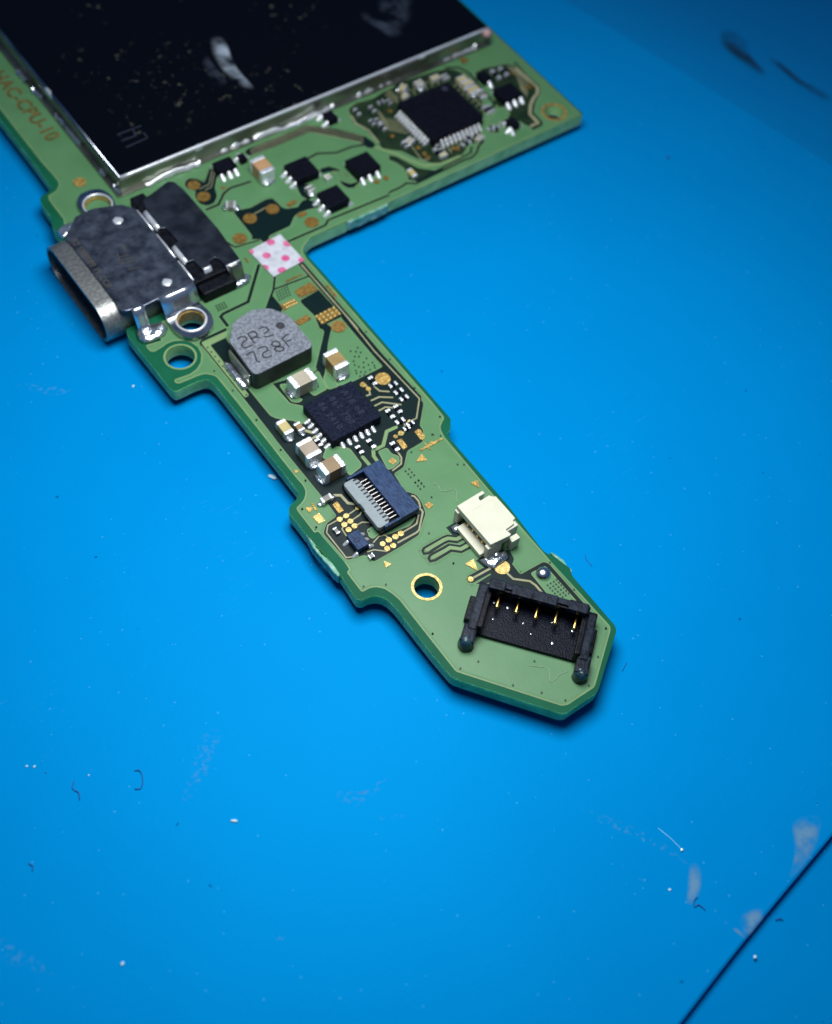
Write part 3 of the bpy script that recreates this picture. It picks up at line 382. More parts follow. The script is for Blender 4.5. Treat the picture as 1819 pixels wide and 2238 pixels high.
def mat_surface():
    m = bpy.data.materials.new('blue_silicone'); m.use_nodes = True
    nt = m.node_tree; N = nt.nodes; Lk = nt.links
    p = N['Principled BSDF']
    p.inputs['Roughness'].default_value = 0.42; p.inputs['Specular IOR Level'].default_value = 0.25; p.inputs['Specular Tint'].default_value = (0.0, 0.5, 1.0, 1)
    tc = N.new('ShaderNodeTexCoord')
    no = N.new('ShaderNodeTexNoise'); no.inputs['Scale'].default_value = 0.5; no.inputs['Detail'].default_value = 9; no.inputs['Roughness'].default_value = 0.62
    Lk.new(tc.outputs['Object'], no.inputs['Vector'])
    rp = N.new('ShaderNodeValToRGB')
    rp.color_ramp.elements[0].position = 0.3; rp.color_ramp.elements[1].position = 0.7
    rp.color_ramp.elements[0].color = (0.0, 0.206, 0.510, 1); rp.color_ramp.elements[1].color = (0.0, 0.224, 0.550, 1)
    Lk.new(no.outputs['Fac'], rp.inputs['Fac'])
    last = rp.outputs['Color']
    def speck(scale, radius, keep, colour, amount, seed):
        nonlocal last
        mp = N.new('ShaderNodeMapping'); mp.inputs['Location'].default_value = (seed, seed * 2, 0); Lk.new(tc.outputs['Object'], mp.inputs['Vector'])
        wob = N.new('ShaderNodeTexNoise'); wob.inputs['Scale'].default_value = scale * 4; Lk.new(mp.outputs['Vector'], wob.inputs['Vector'])
        ad = N.new('ShaderNodeMixRGB'); ad.blend_type = 'ADD'; ad.inputs['Fac'].default_value = 0.10 / scale
        Lk.new(mp.outputs['Vector'], ad.inputs['Color1']); Lk.new(wob.outputs['Color'], ad.inputs['Color2'])
        vo = N.new('ShaderNodeTexVoronoi'); vo.voronoi_dimensions = '2D'; vo.inputs['Scale'].default_value = scale
        Lk.new(ad.outputs['Color'], vo.inputs['Vector'])
        sep = N.new('ShaderNodeSeparateColor'); Lk.new(vo.outputs['Color'], sep.inputs['Color'])
        th = N.new('ShaderNodeMath'); th.operation = 'GREATER_THAN'; th.inputs[1].default_value = keep; Lk.new(sep.outputs['Red'], th.inputs[0])
        rr = N.new('ShaderNodeMath'); rr.operation = 'MULTIPLY'; rr.inputs[1].default_value = radius; Lk.new(sep.outputs['Green'], rr.inputs[0])
        lt = N.new('ShaderNodeMath'); lt.operation = 'LESS_THAN'; Lk.new(vo.outputs['Distance'], lt.inputs[0]); Lk.new(rr.outputs[0], lt.inputs[1])
        mu = N.new('ShaderNodeMath'); mu.operation = 'MULTIPLY'; Lk.new(th.outputs[0], mu.inputs[0]); Lk.new(lt.outputs[0], mu.inputs[1])
        m2 = N.new('ShaderNodeMath'); m2.operation = 'MULTIPLY'; m2.inputs[1].default_value = amount; Lk.new(mu.outputs[0], m2.inputs[0])
        mx = N.new('ShaderNodeMixRGB'); mx.inputs['Color2'].default_value = rgba(colour)
        Lk.new(m2.outputs[0], mx.inputs['Fac']); Lk.new(last, mx.inputs['Color1']); last = mx.outputs['Color']
    speck(5.0, 0.036, 0.86, (0.06, 0.38, 0.66), 0.42, 1.3)       # pale dust
    speck(9.0, 0.060, 0.80, (0.05, 0.32, 0.62), 0.6, 5.7)
    speck(2.2, 0.026, 0.76, (0.001, 0.07, 0.22), 0.7, 3.1)       # dark grit
    def scuff(rot, stretch, scale, lo, hi, patch, amount):
        nonlocal last
        mp = N.new('ShaderNodeMapping'); mp.inputs['Rotation'].default_value = (0, 0, math.radians(rot)); mp.inputs['Scale'].default_value = stretch
        Lk.new(tc.outputs['Object'], mp.inputs['Vector'])
        a = N.new('ShaderNodeTexNoise'); a.inputs['Scale'].default_value = scale; a.inputs['Detail'].default_value = 8; a.inputs['Roughness'].default_value = 0.7
        Lk.new(mp.outputs['Vector'], a.inputs['Vector'])
        ma = N.new('ShaderNodeMapRange'); ma.inputs['From Min'].default_value = lo; ma.inputs['From Max'].default_value = hi
        Lk.new(a.outputs['Fac'], ma.inputs['Value'])
        b = N.new('ShaderNodeTexNoise'); b.inputs['Scale'].default_value = patch; b.inputs['Detail'].default_value = 2
        Lk.new(tc.outputs['Object'], b.inputs['Vector'])
        mb = N.new('ShaderNodeMapRange'); mb.inputs['From Min'].default_value = 0.55; mb.inputs['From Max'].default_value = 0.72
        Lk.new(b.outputs['Fac'], mb.inputs['Value'])
        mu = N.new('ShaderNodeMath'); mu.operation = 'MULTIPLY'; Lk.new(ma.outputs['Result'], mu.inputs[0]); Lk.new(mb.outputs['Result'], mu.inputs[1])
        m2 = N.new('ShaderNodeMath'); m2.operation = 'MULTIPLY'; m2.inputs[1].default_value = amount; Lk.new(mu.outputs[0], m2.inputs[0])
        mx = N.new('ShaderNodeMixRGB'); mx.inputs['Color2'].default_value = (0.07, 0.36, 0.68, 1)
        Lk.new(m2.outputs[0], mx.inputs['Fac']); Lk.new(last, mx.inputs['Color1']); last = mx.outputs['Color']
    scuff(35, (1, 7, 1), 6, 0.60, 0.72, 0.9, 0.35)
    scuff(-20, (1, 5, 1), 9, 0.62, 0.72, 0.7, 0.30)
    Lk.new(last, p.inputs['Base Color'])
    b1 = N.new('ShaderNodeTexNoise'); b1.inputs['Scale'].default_value = 30; b1.inputs['Detail'].default_value = 3
    Lk.new(tc.outputs['Object'], b1.inputs['Vector'])
    bp = N.new('ShaderNodeBump'); bp.inputs['Strength'].default_value = 0.06; bp.inputs['Distance'].default_value = 0.01
    Lk.new(b1.outputs['Fac'], bp.inputs['Height']); Lk.new(bp.outputs['Normal'], p.inputs['Normal'])
    return m
M['mat'] = mat_surface()

def lid_surface():
    """Dark mirror-bright shield lid, dotted with dried brown flux in drifts."""
    m = bpy.data.materials.new('shield_lid'); m.use_nodes = True
    nt = m.node_tree; N = nt.nodes; Lk = nt.links
    p = N['Principled BSDF']
    p.inputs['Metallic'].default_value = 0.9; p.inputs['Roughness'].default_value = 0.16
    p.inputs['Base Color'].default_value = (0.018, 0.021, 0.028, 1)
    d = N.new('ShaderNodeBsdfPrincipled'); d.inputs['Roughness'].default_value = 0.5
    d.inputs['Base Color'].default_value = (0.16, 0.15, 0.115, 1)
    tc = N.new('ShaderNodeTexCoord')
    a = N.new('ShaderNodeTexNoise'); a.inputs['Scale'].default_value = 15; a.inputs['Detail'].default_value = 6; a.inputs['Roughness'].default_value = 0.65
    Lk.new(tc.outputs['Object'], a.inputs['Vector'])
    ma = N.new('ShaderNodeMapRange'); ma.inputs['From Min'].default_value = 0.61; ma.inputs['From Max'].default_value = 0.74; Lk.new(a.outputs['Fac'], ma.inputs['Value'])
    b = N.new('ShaderNodeTexNoise'); b.inputs['Scale'].default_value = 1.1; b.inputs['Detail'].default_value = 1
    mp = N.new('ShaderNodeMapping'); mp.inputs['Location'].default_value = (1.7, 0.4, 0); Lk.new(tc.outputs['Object'], mp.inputs['Vector']); Lk.new(mp.outputs['Vector'], b.inputs['Vector'])
    mb = N.new('ShaderNodeMapRange'); mb.inputs['From Min'].default_value = 0.56; mb.inputs['From Max'].default_value = 0.68; Lk.new(b.outputs['Fac'], mb.inputs['Value'])
    drift = mb.outputs['Result']
    for cx_, cy_, r_ in ((6.5, 42.5, 6.0), (3.0, 45.5, 4.5), (10.0, 39.5, 3.5)):      # where the flux spat most
        vd = N.new('ShaderNodeVectorMath'); vd.operation = 'DISTANCE'; vd.inputs[1].default_value = (cx_ * U, cy_ * U, 1.5 * U)
        Lk.new(tc.outputs['Object'], vd.inputs[0])
        md_ = N.new('ShaderNodeMapRange'); md_.inputs['From Min'].default_value = r_ * U; md_.inputs['From Max'].default_value = r_ * 0.3 * U
        Lk.new(vd.outputs['Value'], md_.inputs['Value'])
        mm_ = N.new('ShaderNodeMath'); mm_.operation = 'MAXIMUM'; Lk.new(drift, mm_.inputs[0]); Lk.new(md_.outputs['Result'], mm_.inputs[1])
        drift = mm_.outputs[0]
    mu = N.new('ShaderNodeMath'); mu.operation = 'MULTIPLY'; Lk.new(ma.outputs['Result'], mu.inputs[0]); Lk.new(drift, mu.inputs[1])
    mx = N.new('ShaderNodeMixShader'); Lk.new(mu.outputs[0], mx.inputs['Fac']); Lk.new(p.outputs[0], mx.inputs[1]); Lk.new(d.outputs[0], mx.inputs[2])
    Lk.new(mx.outputs[0], N['Material Output'].inputs['Surface'])
    return m
M['lid'] = lid_surface()

# ------------------------------------------------------------------ mesh helpers (millimetres in, scaled on the way out)
def link(name, me, material=None, parent=None, smooth=False, label=None, kind=None):
    o = bpy.data.objects.new(name, me)
    col.objects.link(o)
    if material is not None and len(me.materials) == 0: me.materials.append(material)
    if smooth:
        for f in me.polygons: f.use_smooth = True
    if parent: o.parent = parent
    if label: o['label'] = label
    if kind: o['kind'] = kind
    return o

def build(name, verts, faces, material, parent=None, smooth=False, label=None, kind=None):
    me = bpy.data.meshes.new(name)
    me.from_pydata([(x * U, y * U, z * U) for x, y, z in verts], [], faces)
    bm = bmesh.new(); bm.from_mesh(me); bmesh.ops.recalc_face_normals(bm, faces=bm.faces); bm.to_mesh(me); bm.free()
    me.update()
    return link(name, me, material, parent, smooth, label, kind)

def dup(o, parent, loc=None, rot=None, scl=None):
    c = bpy.data.objects.new(o.name.split('.')[0], o.data); col.objects.link(c); c.parent = parent
    if loc is not None: c.location = [v * U for v in loc]
    if rot is not None: c.rotation_euler = (0, 0, rot)
    if scl is not None: c.scale = scl
    return c

def area2(p): return sum(p[i - 1][0] * p[i][1] - p[i][0] * p[i - 1][1] for i in range(len(p)))
def ccw(p): return list(p) if area2(p) > 0 else list(p)[::-1]
def ring(c, r, n=32, ry=None): return [(c[0] + r * math.cos(2 * math.pi * k / n), c[1] + (ry or r) * math.sin(2 * math.pi * k / n)) for k in range(n)]
def centre(p): return (sum(q[0] for q in p) / len(p), sum(q[1] for q in p) / len(p))

def rounded(p, r=0.1, n=3):
    """Round every corner of an outline by up to r."""
    out = []; m = len(p)
    for i in range(m):
        a, b, c = Vector(p[i - 1]), Vector(p[i]), Vector(p[(i + 1) % m])
        d1, d2 = a - b, c - b
        l = min(r, d1.length * 0.45, d2.length * 0.45)
        if l < 1e-4: out.append(tuple(b)); continue
        s, e = b + d1.normalized() * l, b + d2.normalized() * l
        for k in range(n + 1):
            t = k / n
            q = s.lerp(b, t).lerp(b.lerp(e, t), t); out.append((q.x, q.y))
    return out

def fill(loops):
    """Triangles for an outline with holes; loops given as lists of (x, y). Returns flat point list and triangles."""
    pts = [q for l in loops for q in l]
    tris = tessellate_polygon([[Vector((x, y, 0)) for x, y in l] for l in loops])
    return pts, tris

def slab(name, outline, z0, z1, material, parent=None, holes=(), bevel=0.0, side=None, label=None, kind=None, bottom=True, smooth=False):
    """Solid plate: top, bottom and side walls (also round the holes)."""
    loops = [ccw(outline)] + [ccw(h)[::-1] for h in holes]
    n = sum(len(l) for l in loops)
    if bevel:
        # chamfered top edge: a ring lower down, and the top pulled in
        verts = []; faces = []
        l = loops[0]; m = len(l); ins = inset(l, bevel)
        if abs(area2(ins)) < abs(area2(l)) * 0.2: ins = l
        mid = inset(l, bevel * 0.3)
        verts = [(x, y, z0) for x, y in l] + [(x, y, z1 - bevel) for x, y in l] + [(x, y, z1 - bevel * 0.3) for x, y in mid] + [(x, y, z1) for x, y in ins]
        for k in range(3):
            for i in range(m):
                j = (i + 1) % m; faces.append((k * m + i, k * m + j, (k + 1) * m + j, (k + 1) * m + i))
        pts, tris = fill([ins]); faces += [tuple(3 * m + v for v in t) for t in tris]
        pts, tris = fill([l]); faces += [tuple(t[::-1]) for t in tris]
        return build(name, verts, faces, material, parent, smooth, label, kind)
    pts, tris = fill(loops)
    verts = [(x, y, z1) for x, y in pts] + [(x, y, z0) for x, y in pts]
    faces = [tuple(t) for t in tris] + ([tuple(v + n for v in t[::-1]) for t in tris] if bottom else [])
    walls = []; s = 0
    for l in loops:
        for i in range(len(l)):
            a, b = s + i, s + (i + 1) % len(l)
            walls.append((a, a + n, b + n, b))
        s += len(l)
    o = build(name, verts, faces + walls, material, parent, smooth, label, kind)
    if side is not None:
        o.data.materials.append(side)
        for f in o.data.polygons:
            if abs(f.normal.z) < 0.5: f.material_index = 1
    return o

def inset(p, d):
    """Offset a counter-clockwise outline inwards by d (mitred)."""
    out = []; m = len(p)
    for i in range(m):
        a, b, c = Vector(p[i - 1]), Vector(p[i]), Vector(p[(i + 1) % m])
        u, v = (b - a), (c - b)
        if u.length < 1e-6 or v.length < 1e-6: out.append(p[i]); continue
        n1 = Vector((-u.y, u.x)).normalized(); n2 = Vector((-v.y, v.x)).normalized()
        k = n1 + n2
        if k.length < 0.2: k = n1
        k = k.normalized(); s = max(0.4, k.dot(n1))
        q = b + k * (d / s); out.append((q.x, q.y))
    return out

def ribbon(name, pts, width, z0, z1, material, parent=None, closed=False, round_ends=True, kind=None, label=None):
    """A flat strip along a path (copper trace, gap, printed stroke)."""
    P = [Vector(p) for p in pts]
    if closed: P = P + [P[0]]
    n = len(P); Lf = []; Rt = []
    for i in range(n):
        if closed and i in (0, n - 1): d1 = (P[-1] - P[-2]).normalized(); d2 = (P[1] - P[0]).normalized()
        else:
            d1 = (P[i] - P[i - 1]).normalized() if i else (P[1] - P[0]).normalized()
            d2 = (P[i + 1] - P[i]).normalized() if i < n - 1 else d1
        k = Vector((-d1.y, d1.x)) + Vector((-d2.y, d2.x))
        k = k.normalized() if k.length > 0.1 else Vector((-d1.y, d1.x))
        s = max(0.5, k.dot(Vector((-d1.y, d1.x))))
        Lf.append(P[i] + k * (width / 2 / s)); Rt.append(P[i] - k * (width / 2 / s))
    if not closed and round_ends:
        d = (P[0] - P[1]).normalized(); e = (P[-1] - P[-2]).normalized(); w = width / 2
        cap0 = [P[0] + d * w * 0.8 + Vector((-d.y, d.x)) * w * 0.5, P[0] + d * w * 0.8 - Vector((-d.y, d.x)) * w * 0.5]
        cap1 = [P[-1] + e * w * 0.8 + Vector((-e.y, e.x)) * w * 0.5, P[-1] + e * w * 0.8 - Vector((-e.y, e.x)) * w * 0.5]
        Lf = [cap0[1]] + Lf + [cap1[0]]; Rt = [cap0[0]] + Rt + [cap1[1]]
    m = len(Lf)
    verts = [(p.x, p.y, z1) for p in Lf] + [(p.x, p.y, z1) for p in Rt] + [(p.x, p.y, z0) for p in Lf] + [(p.x, p.y, z0) for p in Rt]
    faces = []
    for i in range(m - 1):
        faces += [(i, i + 1, m + i + 1, m + i), (i, 2 * m + i, 2 * m + i + 1, i + 1), (m + i, m + i + 1, 3 * m + i + 1, 3 * m + i)]
    if not closed: faces += [(0, m, 3 * m, 2 * m), (m - 1, 3 * m - 1, 4 * m - 1, 2 * m - 1)]
    return build(name, verts, faces, material, parent, kind=kind, label=label)

def box(name, x0, x1, y0, y1, z0, z1, material, parent=None, bevel=0.04, rot=0.0, at=(0, 0), label=None):
    """A block with softened edges."""
    bm = bmesh.new()
    bmesh.ops.create_cube(bm, size=1)
    for v in bm.verts:
        v.co = Vector(((x0 + x1) / 2 + v.co.x * (x1 - x0), (y0 + y1) / 2 + v.co.y * (y1 - y0), (z0 + z1) / 2 + v.co.z * (z1 - z0)))
    if bevel: bmesh.ops.bevel(bm, geom=bm.edges[:], offset=min(bevel, 0.4 * min(x1 - x0, y1 - y0, z1 - z0)), segments=2, profile=0.6, affect='EDGES')
    bmesh.ops.transform(bm, matrix=Matrix.Scale(U, 4) @ Matrix.Translation((at[0], at[1], 0)) @ Matrix.Rotation(rot, 4, 'Z'), verts=bm.verts)
    me = bpy.data.meshes.new(name); bm.to_mesh(me); bm.free()
    return link(name, me, material, parent, label=label)

def blob(name, outline, z0, h, material, parent=None, wob=0.12, rings=5, label=None, power=0.5):
    """A frozen puddle of solder or melted plastic over an outline."""
    p = ccw(outline); c = centre(p); m = len(p)
    verts = []; faces = []
    for k in range(rings + 1):
        s = 1 - k / (rings + 0.6)
        z = z0 + h * (1 - s ** 2.4) ** power
        for q in p:
            w = 1 + random.uniform(-wob, wob) * (0.5 if k == 0 else 0.8)
            verts.append((c[0] + (q[0] - c[0]) * s * w, c[1] + (q[1] - c[1]) * s * w, z + (random.uniform(-wob, wob) * h * 0.5 if k else 0)))
    verts.append((c[0], c[1], z0 + h))
    for k in range(rings):
        for i in range(m):
            j = (i + 1) % m; faces.append((k * m + i, k * m + j, (k + 1) * m + j, (k + 1) * m + i))
    t = len(verts) - 1
    for i in range(m): faces.append((rings * m + i, rings * m + (i + 1) % m, t))
    faces.append(tuple(range(m))[::-1])
    return build(name, verts, faces, material, parent, True, label)

def tube(name, pts, r, material, parent=None, n=6, taper=None, label=None):
    """A round wire through 3-D points."""
    P = [Vector(p) for p in pts]; verts = []; faces = []
    for i, p in enumerate(P):
        d = (P[min(i + 1, len(P) - 1)] - P[max(i - 1, 0)]).normalized()
        a = d.cross(Vector((0, 0, 1)));  a = a.normalized() if a.length > 0.1 else Vector((1, 0, 0))
        b = d.cross(a).normalized(); rr = r if taper is None else r * taper[i]
        verts += [tuple(p + a * rr * math.cos(2 * math.pi * k / n) + b * rr * math.sin(2 * math.pi * k / n)) for k in range(n)]
    for i in range(len(P) - 1):
        for k in range(n): faces.append((i * n + k, i * n + (k + 1) % n, (i + 1) * n + (k + 1) % n, (i + 1) * n + k))
    faces += [tuple(range(n)), tuple(range((len(P) - 1) * n, len(P) * n))[::-1]]
    return build(name, verts, faces, material, parent, True, label)

def spline(pts, k=4):
    """Catmull-Rom points through a path."""
    P = [Vector(p) for p in pts]; out = []
    for i in range(len(P) - 1):
        a, b, c, d = P[max(i - 1, 0)], P[i], P[i + 1], P[min(i + 2, len(P) - 1)]
        for t in range(k):
            u = t / k
            out.append(0.5 * ((2 * b) + (c - a) * u + (2 * a - 5 * b + 4 * c - d) * u * u + (3 * b - a - 3 * c + d) * u ** 3))
    return [tuple(q) for q in out] + [tuple(P[-1])]

def sheet(name, rows, material, parent=None, thick=0.12, smooth=True, label=None):
    """Bent sheet metal: rows of 3-D points, given a thickness."""
    m = len(rows[0]); verts = [q for r in rows for q in r]; faces = []
    for i in range(len(rows) - 1):
        for k in range(m - 1): faces.append((i * m + k, i * m + k + 1, (i + 1) * m + k + 1, (i + 1) * m + k))
    o = build(name, verts, faces, material, parent, smooth, label)
    md = o.modifiers.new('thickness', 'SOLIDIFY'); md.thickness = thick * U; md.offset = -1
    return o

def lettering(name, body, size, at, z, direction, material, parent, space=1.0, bold=0.0):
    """Printed or engraved characters; direction = angle of the baseline in degrees."""
    cu = bpy.data.curves.new(name, 'FONT'); cu.body = body; cu.size = size * U; cu.extrude = 0.004 * U; cu.space_character = space; cu.offset = bold * U
    tmp = bpy.data.objects.new(name, cu); col.objects.link(tmp)
    dg = bpy.context.evaluated_depsgraph_get()
    me = bpy.data.meshes.new_from_object(tmp.evaluated_get(dg))
    bpy.data.objects.remove(tmp); bpy.data.curves.remove(cu)
    me.materials.clear()
    o = link(name, me, material, parent)
    o.location = (at[0] * U, at[1] * U, z * U); o.rotation_euler = (0, 0, math.radians(direction))
    return o

def strokes(name, paths, width, z, material, parent):
    """Hand-traced strokes joined into one printed mark."""
    verts = []; faces = []
    for p in paths:
        o = ribbon('stroke', p, width, z, z + 0.012, material)
        s = len(verts); verts += [tuple(v.co) for v in o.data.vertices]; faces += [tuple(s + i for i in f.vertices) for f in o.data.polygons]
        me = o.data; bpy.data.objects.remove(o); bpy.data.meshes.remove(me)
    me = bpy.data.meshes.new(name); me.from_pydata(verts, [], faces); me.update()
    return link(name, me, material, parent)

def quad_frame(q):
    """Centre, axis angle, length and width of a four-point outline whose ends are q0-q1 and q2-q3."""
    a = (Vector(q[0]) + Vector(q[1])) / 2; b = (Vector(q[2]) + Vector(q[3])) / 2
    d = b - a; w = ((Vector(q[0]) - Vector(q[1])).length + (Vector(q[2]) - Vector(q[3])).length) / 2
    c = (a + b) / 2
    ang = math.atan2(d.y, d.x)
    k = round(ang / (math.pi / 2)) * math.pi / 2
    if abs(ang - k) < 0.14: ang = k
    return (c.x, c.y), ang, d.length, w

# ------------------------------------------------------------------ the blue work mat
S = SHAPES
def ground(name, outline, z0, z1, **k):
    return slab(name, outline, z0, z1, M['mat'], None, kind='structure', **k)
E = [Vector(p) for p in S['mat_edge']]; F = [Vector(p) for p in S['mat_far']]
e0 = E[0] + (E[0] - E[1]).normalized() * 120; e1 = E[-1] + (E[-1] - E[-2]).normalized() * 150
f0 = F[0] + (F[0] - F[1]).normalized() * 150; f1 = F[-1] + (F[-1] - F[-2]).normalized() * 150
edge = [tuple(e0)] + spline([tuple(p) for p in E], 6) + [tuple(e1)]
far = [tuple(f0)] + [tuple(p) for p in F] + [tuple(f1)]
STEP = 0.38
work_mat = slab('mat', edge + far[::-1] + [(-260, 190), (-260, -200)], -2.5, 0.0, M['mat'], None, bevel=0.18)
work_mat['kind'] = 'structure'; work_mat['label'] = 'flat glossy blue silicone mat under the board'
lower = slab('mat_tray', [(q[0] - 1.5, q[1] + 1.5) for q in edge] + [tuple(e1 + Vector((60, -60))), (120, -260), (-60, -260)], -3.2, -STEP, M['mat'], None)
for v in lower.data.vertices:                                   # tray tilted away from the step to shade it darker
    d = max(0.0, (Vector((v.co.x / U, v.co.y / U)) - E[1]).dot(Vector((0.5, -0.866))))
    v.co.z -= 0.05 * d * U
lower['kind'] = 'structure'; lower['label'] = 'lower blue tray surface beyond the step in the corner'
# far field of the mat, given a tilt that darkens it behind the fold
n = Vector((0.97, 0.24, 0))
fv = [(p[0] - n.x * 0.6, p[1] - n.y * 0.6, 0.004) for p in far] + [(p[0], p[1], 0.004) for p in far] + [(p[0] + n.x * 90, p[1] + n.y * 90, -17.0) for p in far]
k = len(far)
ff = [(r * k + i, r * k + i + 1, (r + 1) * k + i + 1, (r + 1) * k + i) for r in range(2) for i in range(k - 1)]
far_mat = build('mat_slope', fv, ff, M['mat'], None, False)
far_mat['kind'] = 'structure'; far_mat['label'] = 'far part of the blue mat behind the fold, tilted to darken it'

def film(name, outline, z, material, parent):
    """A dried film on a surface: full in the middle, thinning to nothing at its rim."""
    p = rounded(ccw(outline), 0.8, 3); c = centre(p); m = len(p); verts = []; faces = []
    ss = (1.12, 0.72, 0.4)
    for s in ss: verts += [(c[0] + (q[0] - c[0]) * s, c[1] + (q[1] - c[1]) * s, z) for q in p]
    verts.append((c[0], c[1], z)); t = len(verts) - 1
    for r in range(2):
        for i in range(m): j = (i + 1) % m; faces.append((r * m + i, r * m + j, (r + 1) * m + j, (r + 1) * m + i))
    for i in range(m): faces.append((2 * m + i, 2 * m + (i + 1) % m, t))
    o = build(name, verts, faces, material, parent)
    at = o.data.attributes.new('cover', 'FLOAT', 'POINT')
    for i in range(t + 1): at.data[i].value = 0.0 if i < m else (0.75 if i < 2 * m else 1.0)
    return o
for i, p in enumerate(S['smears']):
    film('glue_smear', p, 0.012, M['smear'] if i in (0, 1, 2, 3) else M['smear2'], work_mat)
for p in S['stains']:
    cx_, cy_ = centre(p); q = [(cx_ + (x - cx_) * 1.35, cy_ + (y - cy_) * 1.35) for x, y in p]
    o = film('dark_stain', q, 0.0, M['stain'], far_mat)
    for v in o.data.vertices:        # lay the stain on the slope
        d = min((Vector((v.co.x / U - a[0], v.co.y / U - a[1], 0)).dot(n)) for a in far[1:3])
        v.co.z = (-max(0, d) * 17.0 / 90 + 0.08) * U

# ------------------------------------------------------------------ the circuit board
board = bpy.data.objects.new('circuit_board', None); col.objects.link(board)
board.location = (0, 0, LIFT * U)
board['label'] = 'green L-shaped circuit board with long tail, usb port, chips and connectors on blue mat'
board['category'] = 'circuit board'

T = 1.0                                           # board thickness
H6, H9, H3 = (-6.23, 19.01), (-2.68, -4.87), (31.9, 25.2)
EARS = S['ear_holes']
holes = [ring(H6, 1.0), ring(H9, 0.80), ring(H3, 0.82), ring(EARS[0], 0.95)]
rim = rounded(S['rim'], 0.35, 3)
substrate = slab('substrate', rim, -T, 0.0, M['laminate'], board, holes=holes, side=M['edge'], label='green laminate with pale sawn edge')
pour_holes = [ring(H9, 0.82), ring(H3, 0.84), ring(EARS[0], 0.97)]
pour = slab('copper_pour', rounded(S['pour'], 0.12, 2), 0.0, 0.02, M['pour'], board, holes=pour_holes, bottom=False)
ribbon('copper_edge', rounded(S['pour'], 0.12, 2), 0.10, 0.0, 0.0222, M['pour_edge'], board, closed=True)
ribbon('copper_rim', inset(ccw(rounded(S['pour'], 0.12, 2)), 0.08), 0.17, 0.0, 0.0211, M['pour_rim'], board, closed=True)
# rings round the mounting holes
def washer(name, c, r0, r1, z0, z1, material, parent, n=40): return slab(name, ring(c, r1, n), z0, z1, material, parent, holes=[ring(c, r0, n)])
washer('hole_ring', H9, 0.80, 0.98, 0.0, 0.05, M['gold1'], board)
washer('hole_ring', H6, 1.0, 1.14, 0.0, 0.035, M['thin'], board)
washer('hole_ring', H3, 0.82, 1.06, 0.0, 0.035, M['gold5'], board)

# every sheet lies a hair above the last, so that no two faces share a plane
for i, p in enumerate(S['dark']):
    q = rounded(p, 0.14, 2); e = i * 0.0002
    g = slab('bare_gap', q, 0.0, 0.0365 + e, M['olive'] if i in (8, 9, 10) else M['dark'], board, bottom=False)
    ribbon('copper_rim', q, 0.40, 0.0, 0.0230 + e, M['pour_rim'], g, closed=True)
    ribbon('copper_edge', q, 0.09, 0.0, 0.0296 + e, M['pour_edge'], g, closed=True)
for i, (w, p) in enumerate(S['gap']):
    if max(q[1] for q in p) > 22.5 and w < 0.3: w *= 1.4
    e = i * 0.0002
    g = ribbon('bare_gap', p, w * 1.3, 0.0, 0.0392 + e, M['dark'], board)
    ribbon('copper_edge', p, w * 1.3 + 0.07, 0.0, 0.0322 + e, M['pour_edge'], g)
    ribbon('copper_rim', p, w * 1.3 + 0.34, 0.0, 0.0256 + e, M['pour_rim'], g)
for i, p in enumerate(S['isl']):
    q = rounded(p, 0.12, 2); e = i * 0.0002
    g = slab('copper_island', q, 0.0, 0.048 + e, M['thin'] if i in (8,) else M['pour'], board, bottom=False)
    ribbon('copper_edge', q, 0.07, 0.0, 0.052 + e, M['pour_edge'], g, closed=True)
for i, (w, p) in enumerate(S['trace']):
    ribbon('copper_trace', p, w, 0.0, 0.058 + i * 0.0002, M['thin'] if w > 0.24 else M['trace'], board)
for i, p in enumerate(S['pad']):
    e = i * 0.0001
    tone = 'gold1' if p[0] > 0.75 else ('gold5' if p[0] > 0.3 else 'gold0')
    if len(p) == 3: slab('gold_pad', ring(p[1], p[2], 20), 0.0, 0.078 + e, M[tone], board, bottom=False)
    else: slab('gold_pad', rounded(p[1], 0.05, 2), 0.0, 0.078 + e, M[tone], board, bottom=False)
# vias, too small to pick apart
vv = []; vf = []
for x, y in S['via']:
    s = len(vv); vv += [(a, b, 0.090) for a, b in ring((x, y), 0.065, 8)]; vf.append(tuple(range(s, s + 8)))
build('via_holes', vv, vf, M['via'], board, kind='stuff')

def dome_mesh(name, r, h, material, parent, loc, n=12, m=5, label=None):
    verts = []; faces = []
    for k in range(m):
        a = math.pi / 2 * k / m
        verts += [(r * math.cos(a) * math.cos(2 * math.pi * i / n), r * math.cos(a) * math.sin(2 * math.pi * i / n), h * math.sin(a)) for i in range(n)]
    verts.append((0, 0, h))
    for k in range(m - 1):
        for i in range(n): faces.append((k * n + i, k * n + (i + 1) % n, (k + 1) * n + (i + 1) % n, (k + 1) * n + i))
    for i in range(n): faces.append(((m - 1) * n + i, (m - 1) * n + (i + 1) % n, m * n))
    o = build(name, verts, faces, material, parent, True, label)
    o.location = [v * U for v in loc]
    return o
b0 = None
for x, y in S['ball']:
    if b0 is None: b0 = dome_mesh('gold_bump', 0.11, 0.10, M['gold1'], board, (x, y, 0.06), 10, 3)
    else: dup(b0, board, (x, y, 0.06))
c, e = S['dome']
rd = (Vector(c) - Vector(e)).length
dome_mesh('solder_dome', rd, rd * 0.85, M['chrome'], board, (c[0] - 0.02, c[1] - 0.02, 0.04), 28, 10, label='round shiny solder dome beside the black battery connector')

for p in S['burr']:
    q = [(x + random.uniform(-0.03, 0.03), y + random.uniform(-0.03, 0.03)) for x, y in rounded(p, 0.15, 3)]
    slab('routing_burr', q, -0.85, -0.03, M['burr'], board, bevel=0.06)

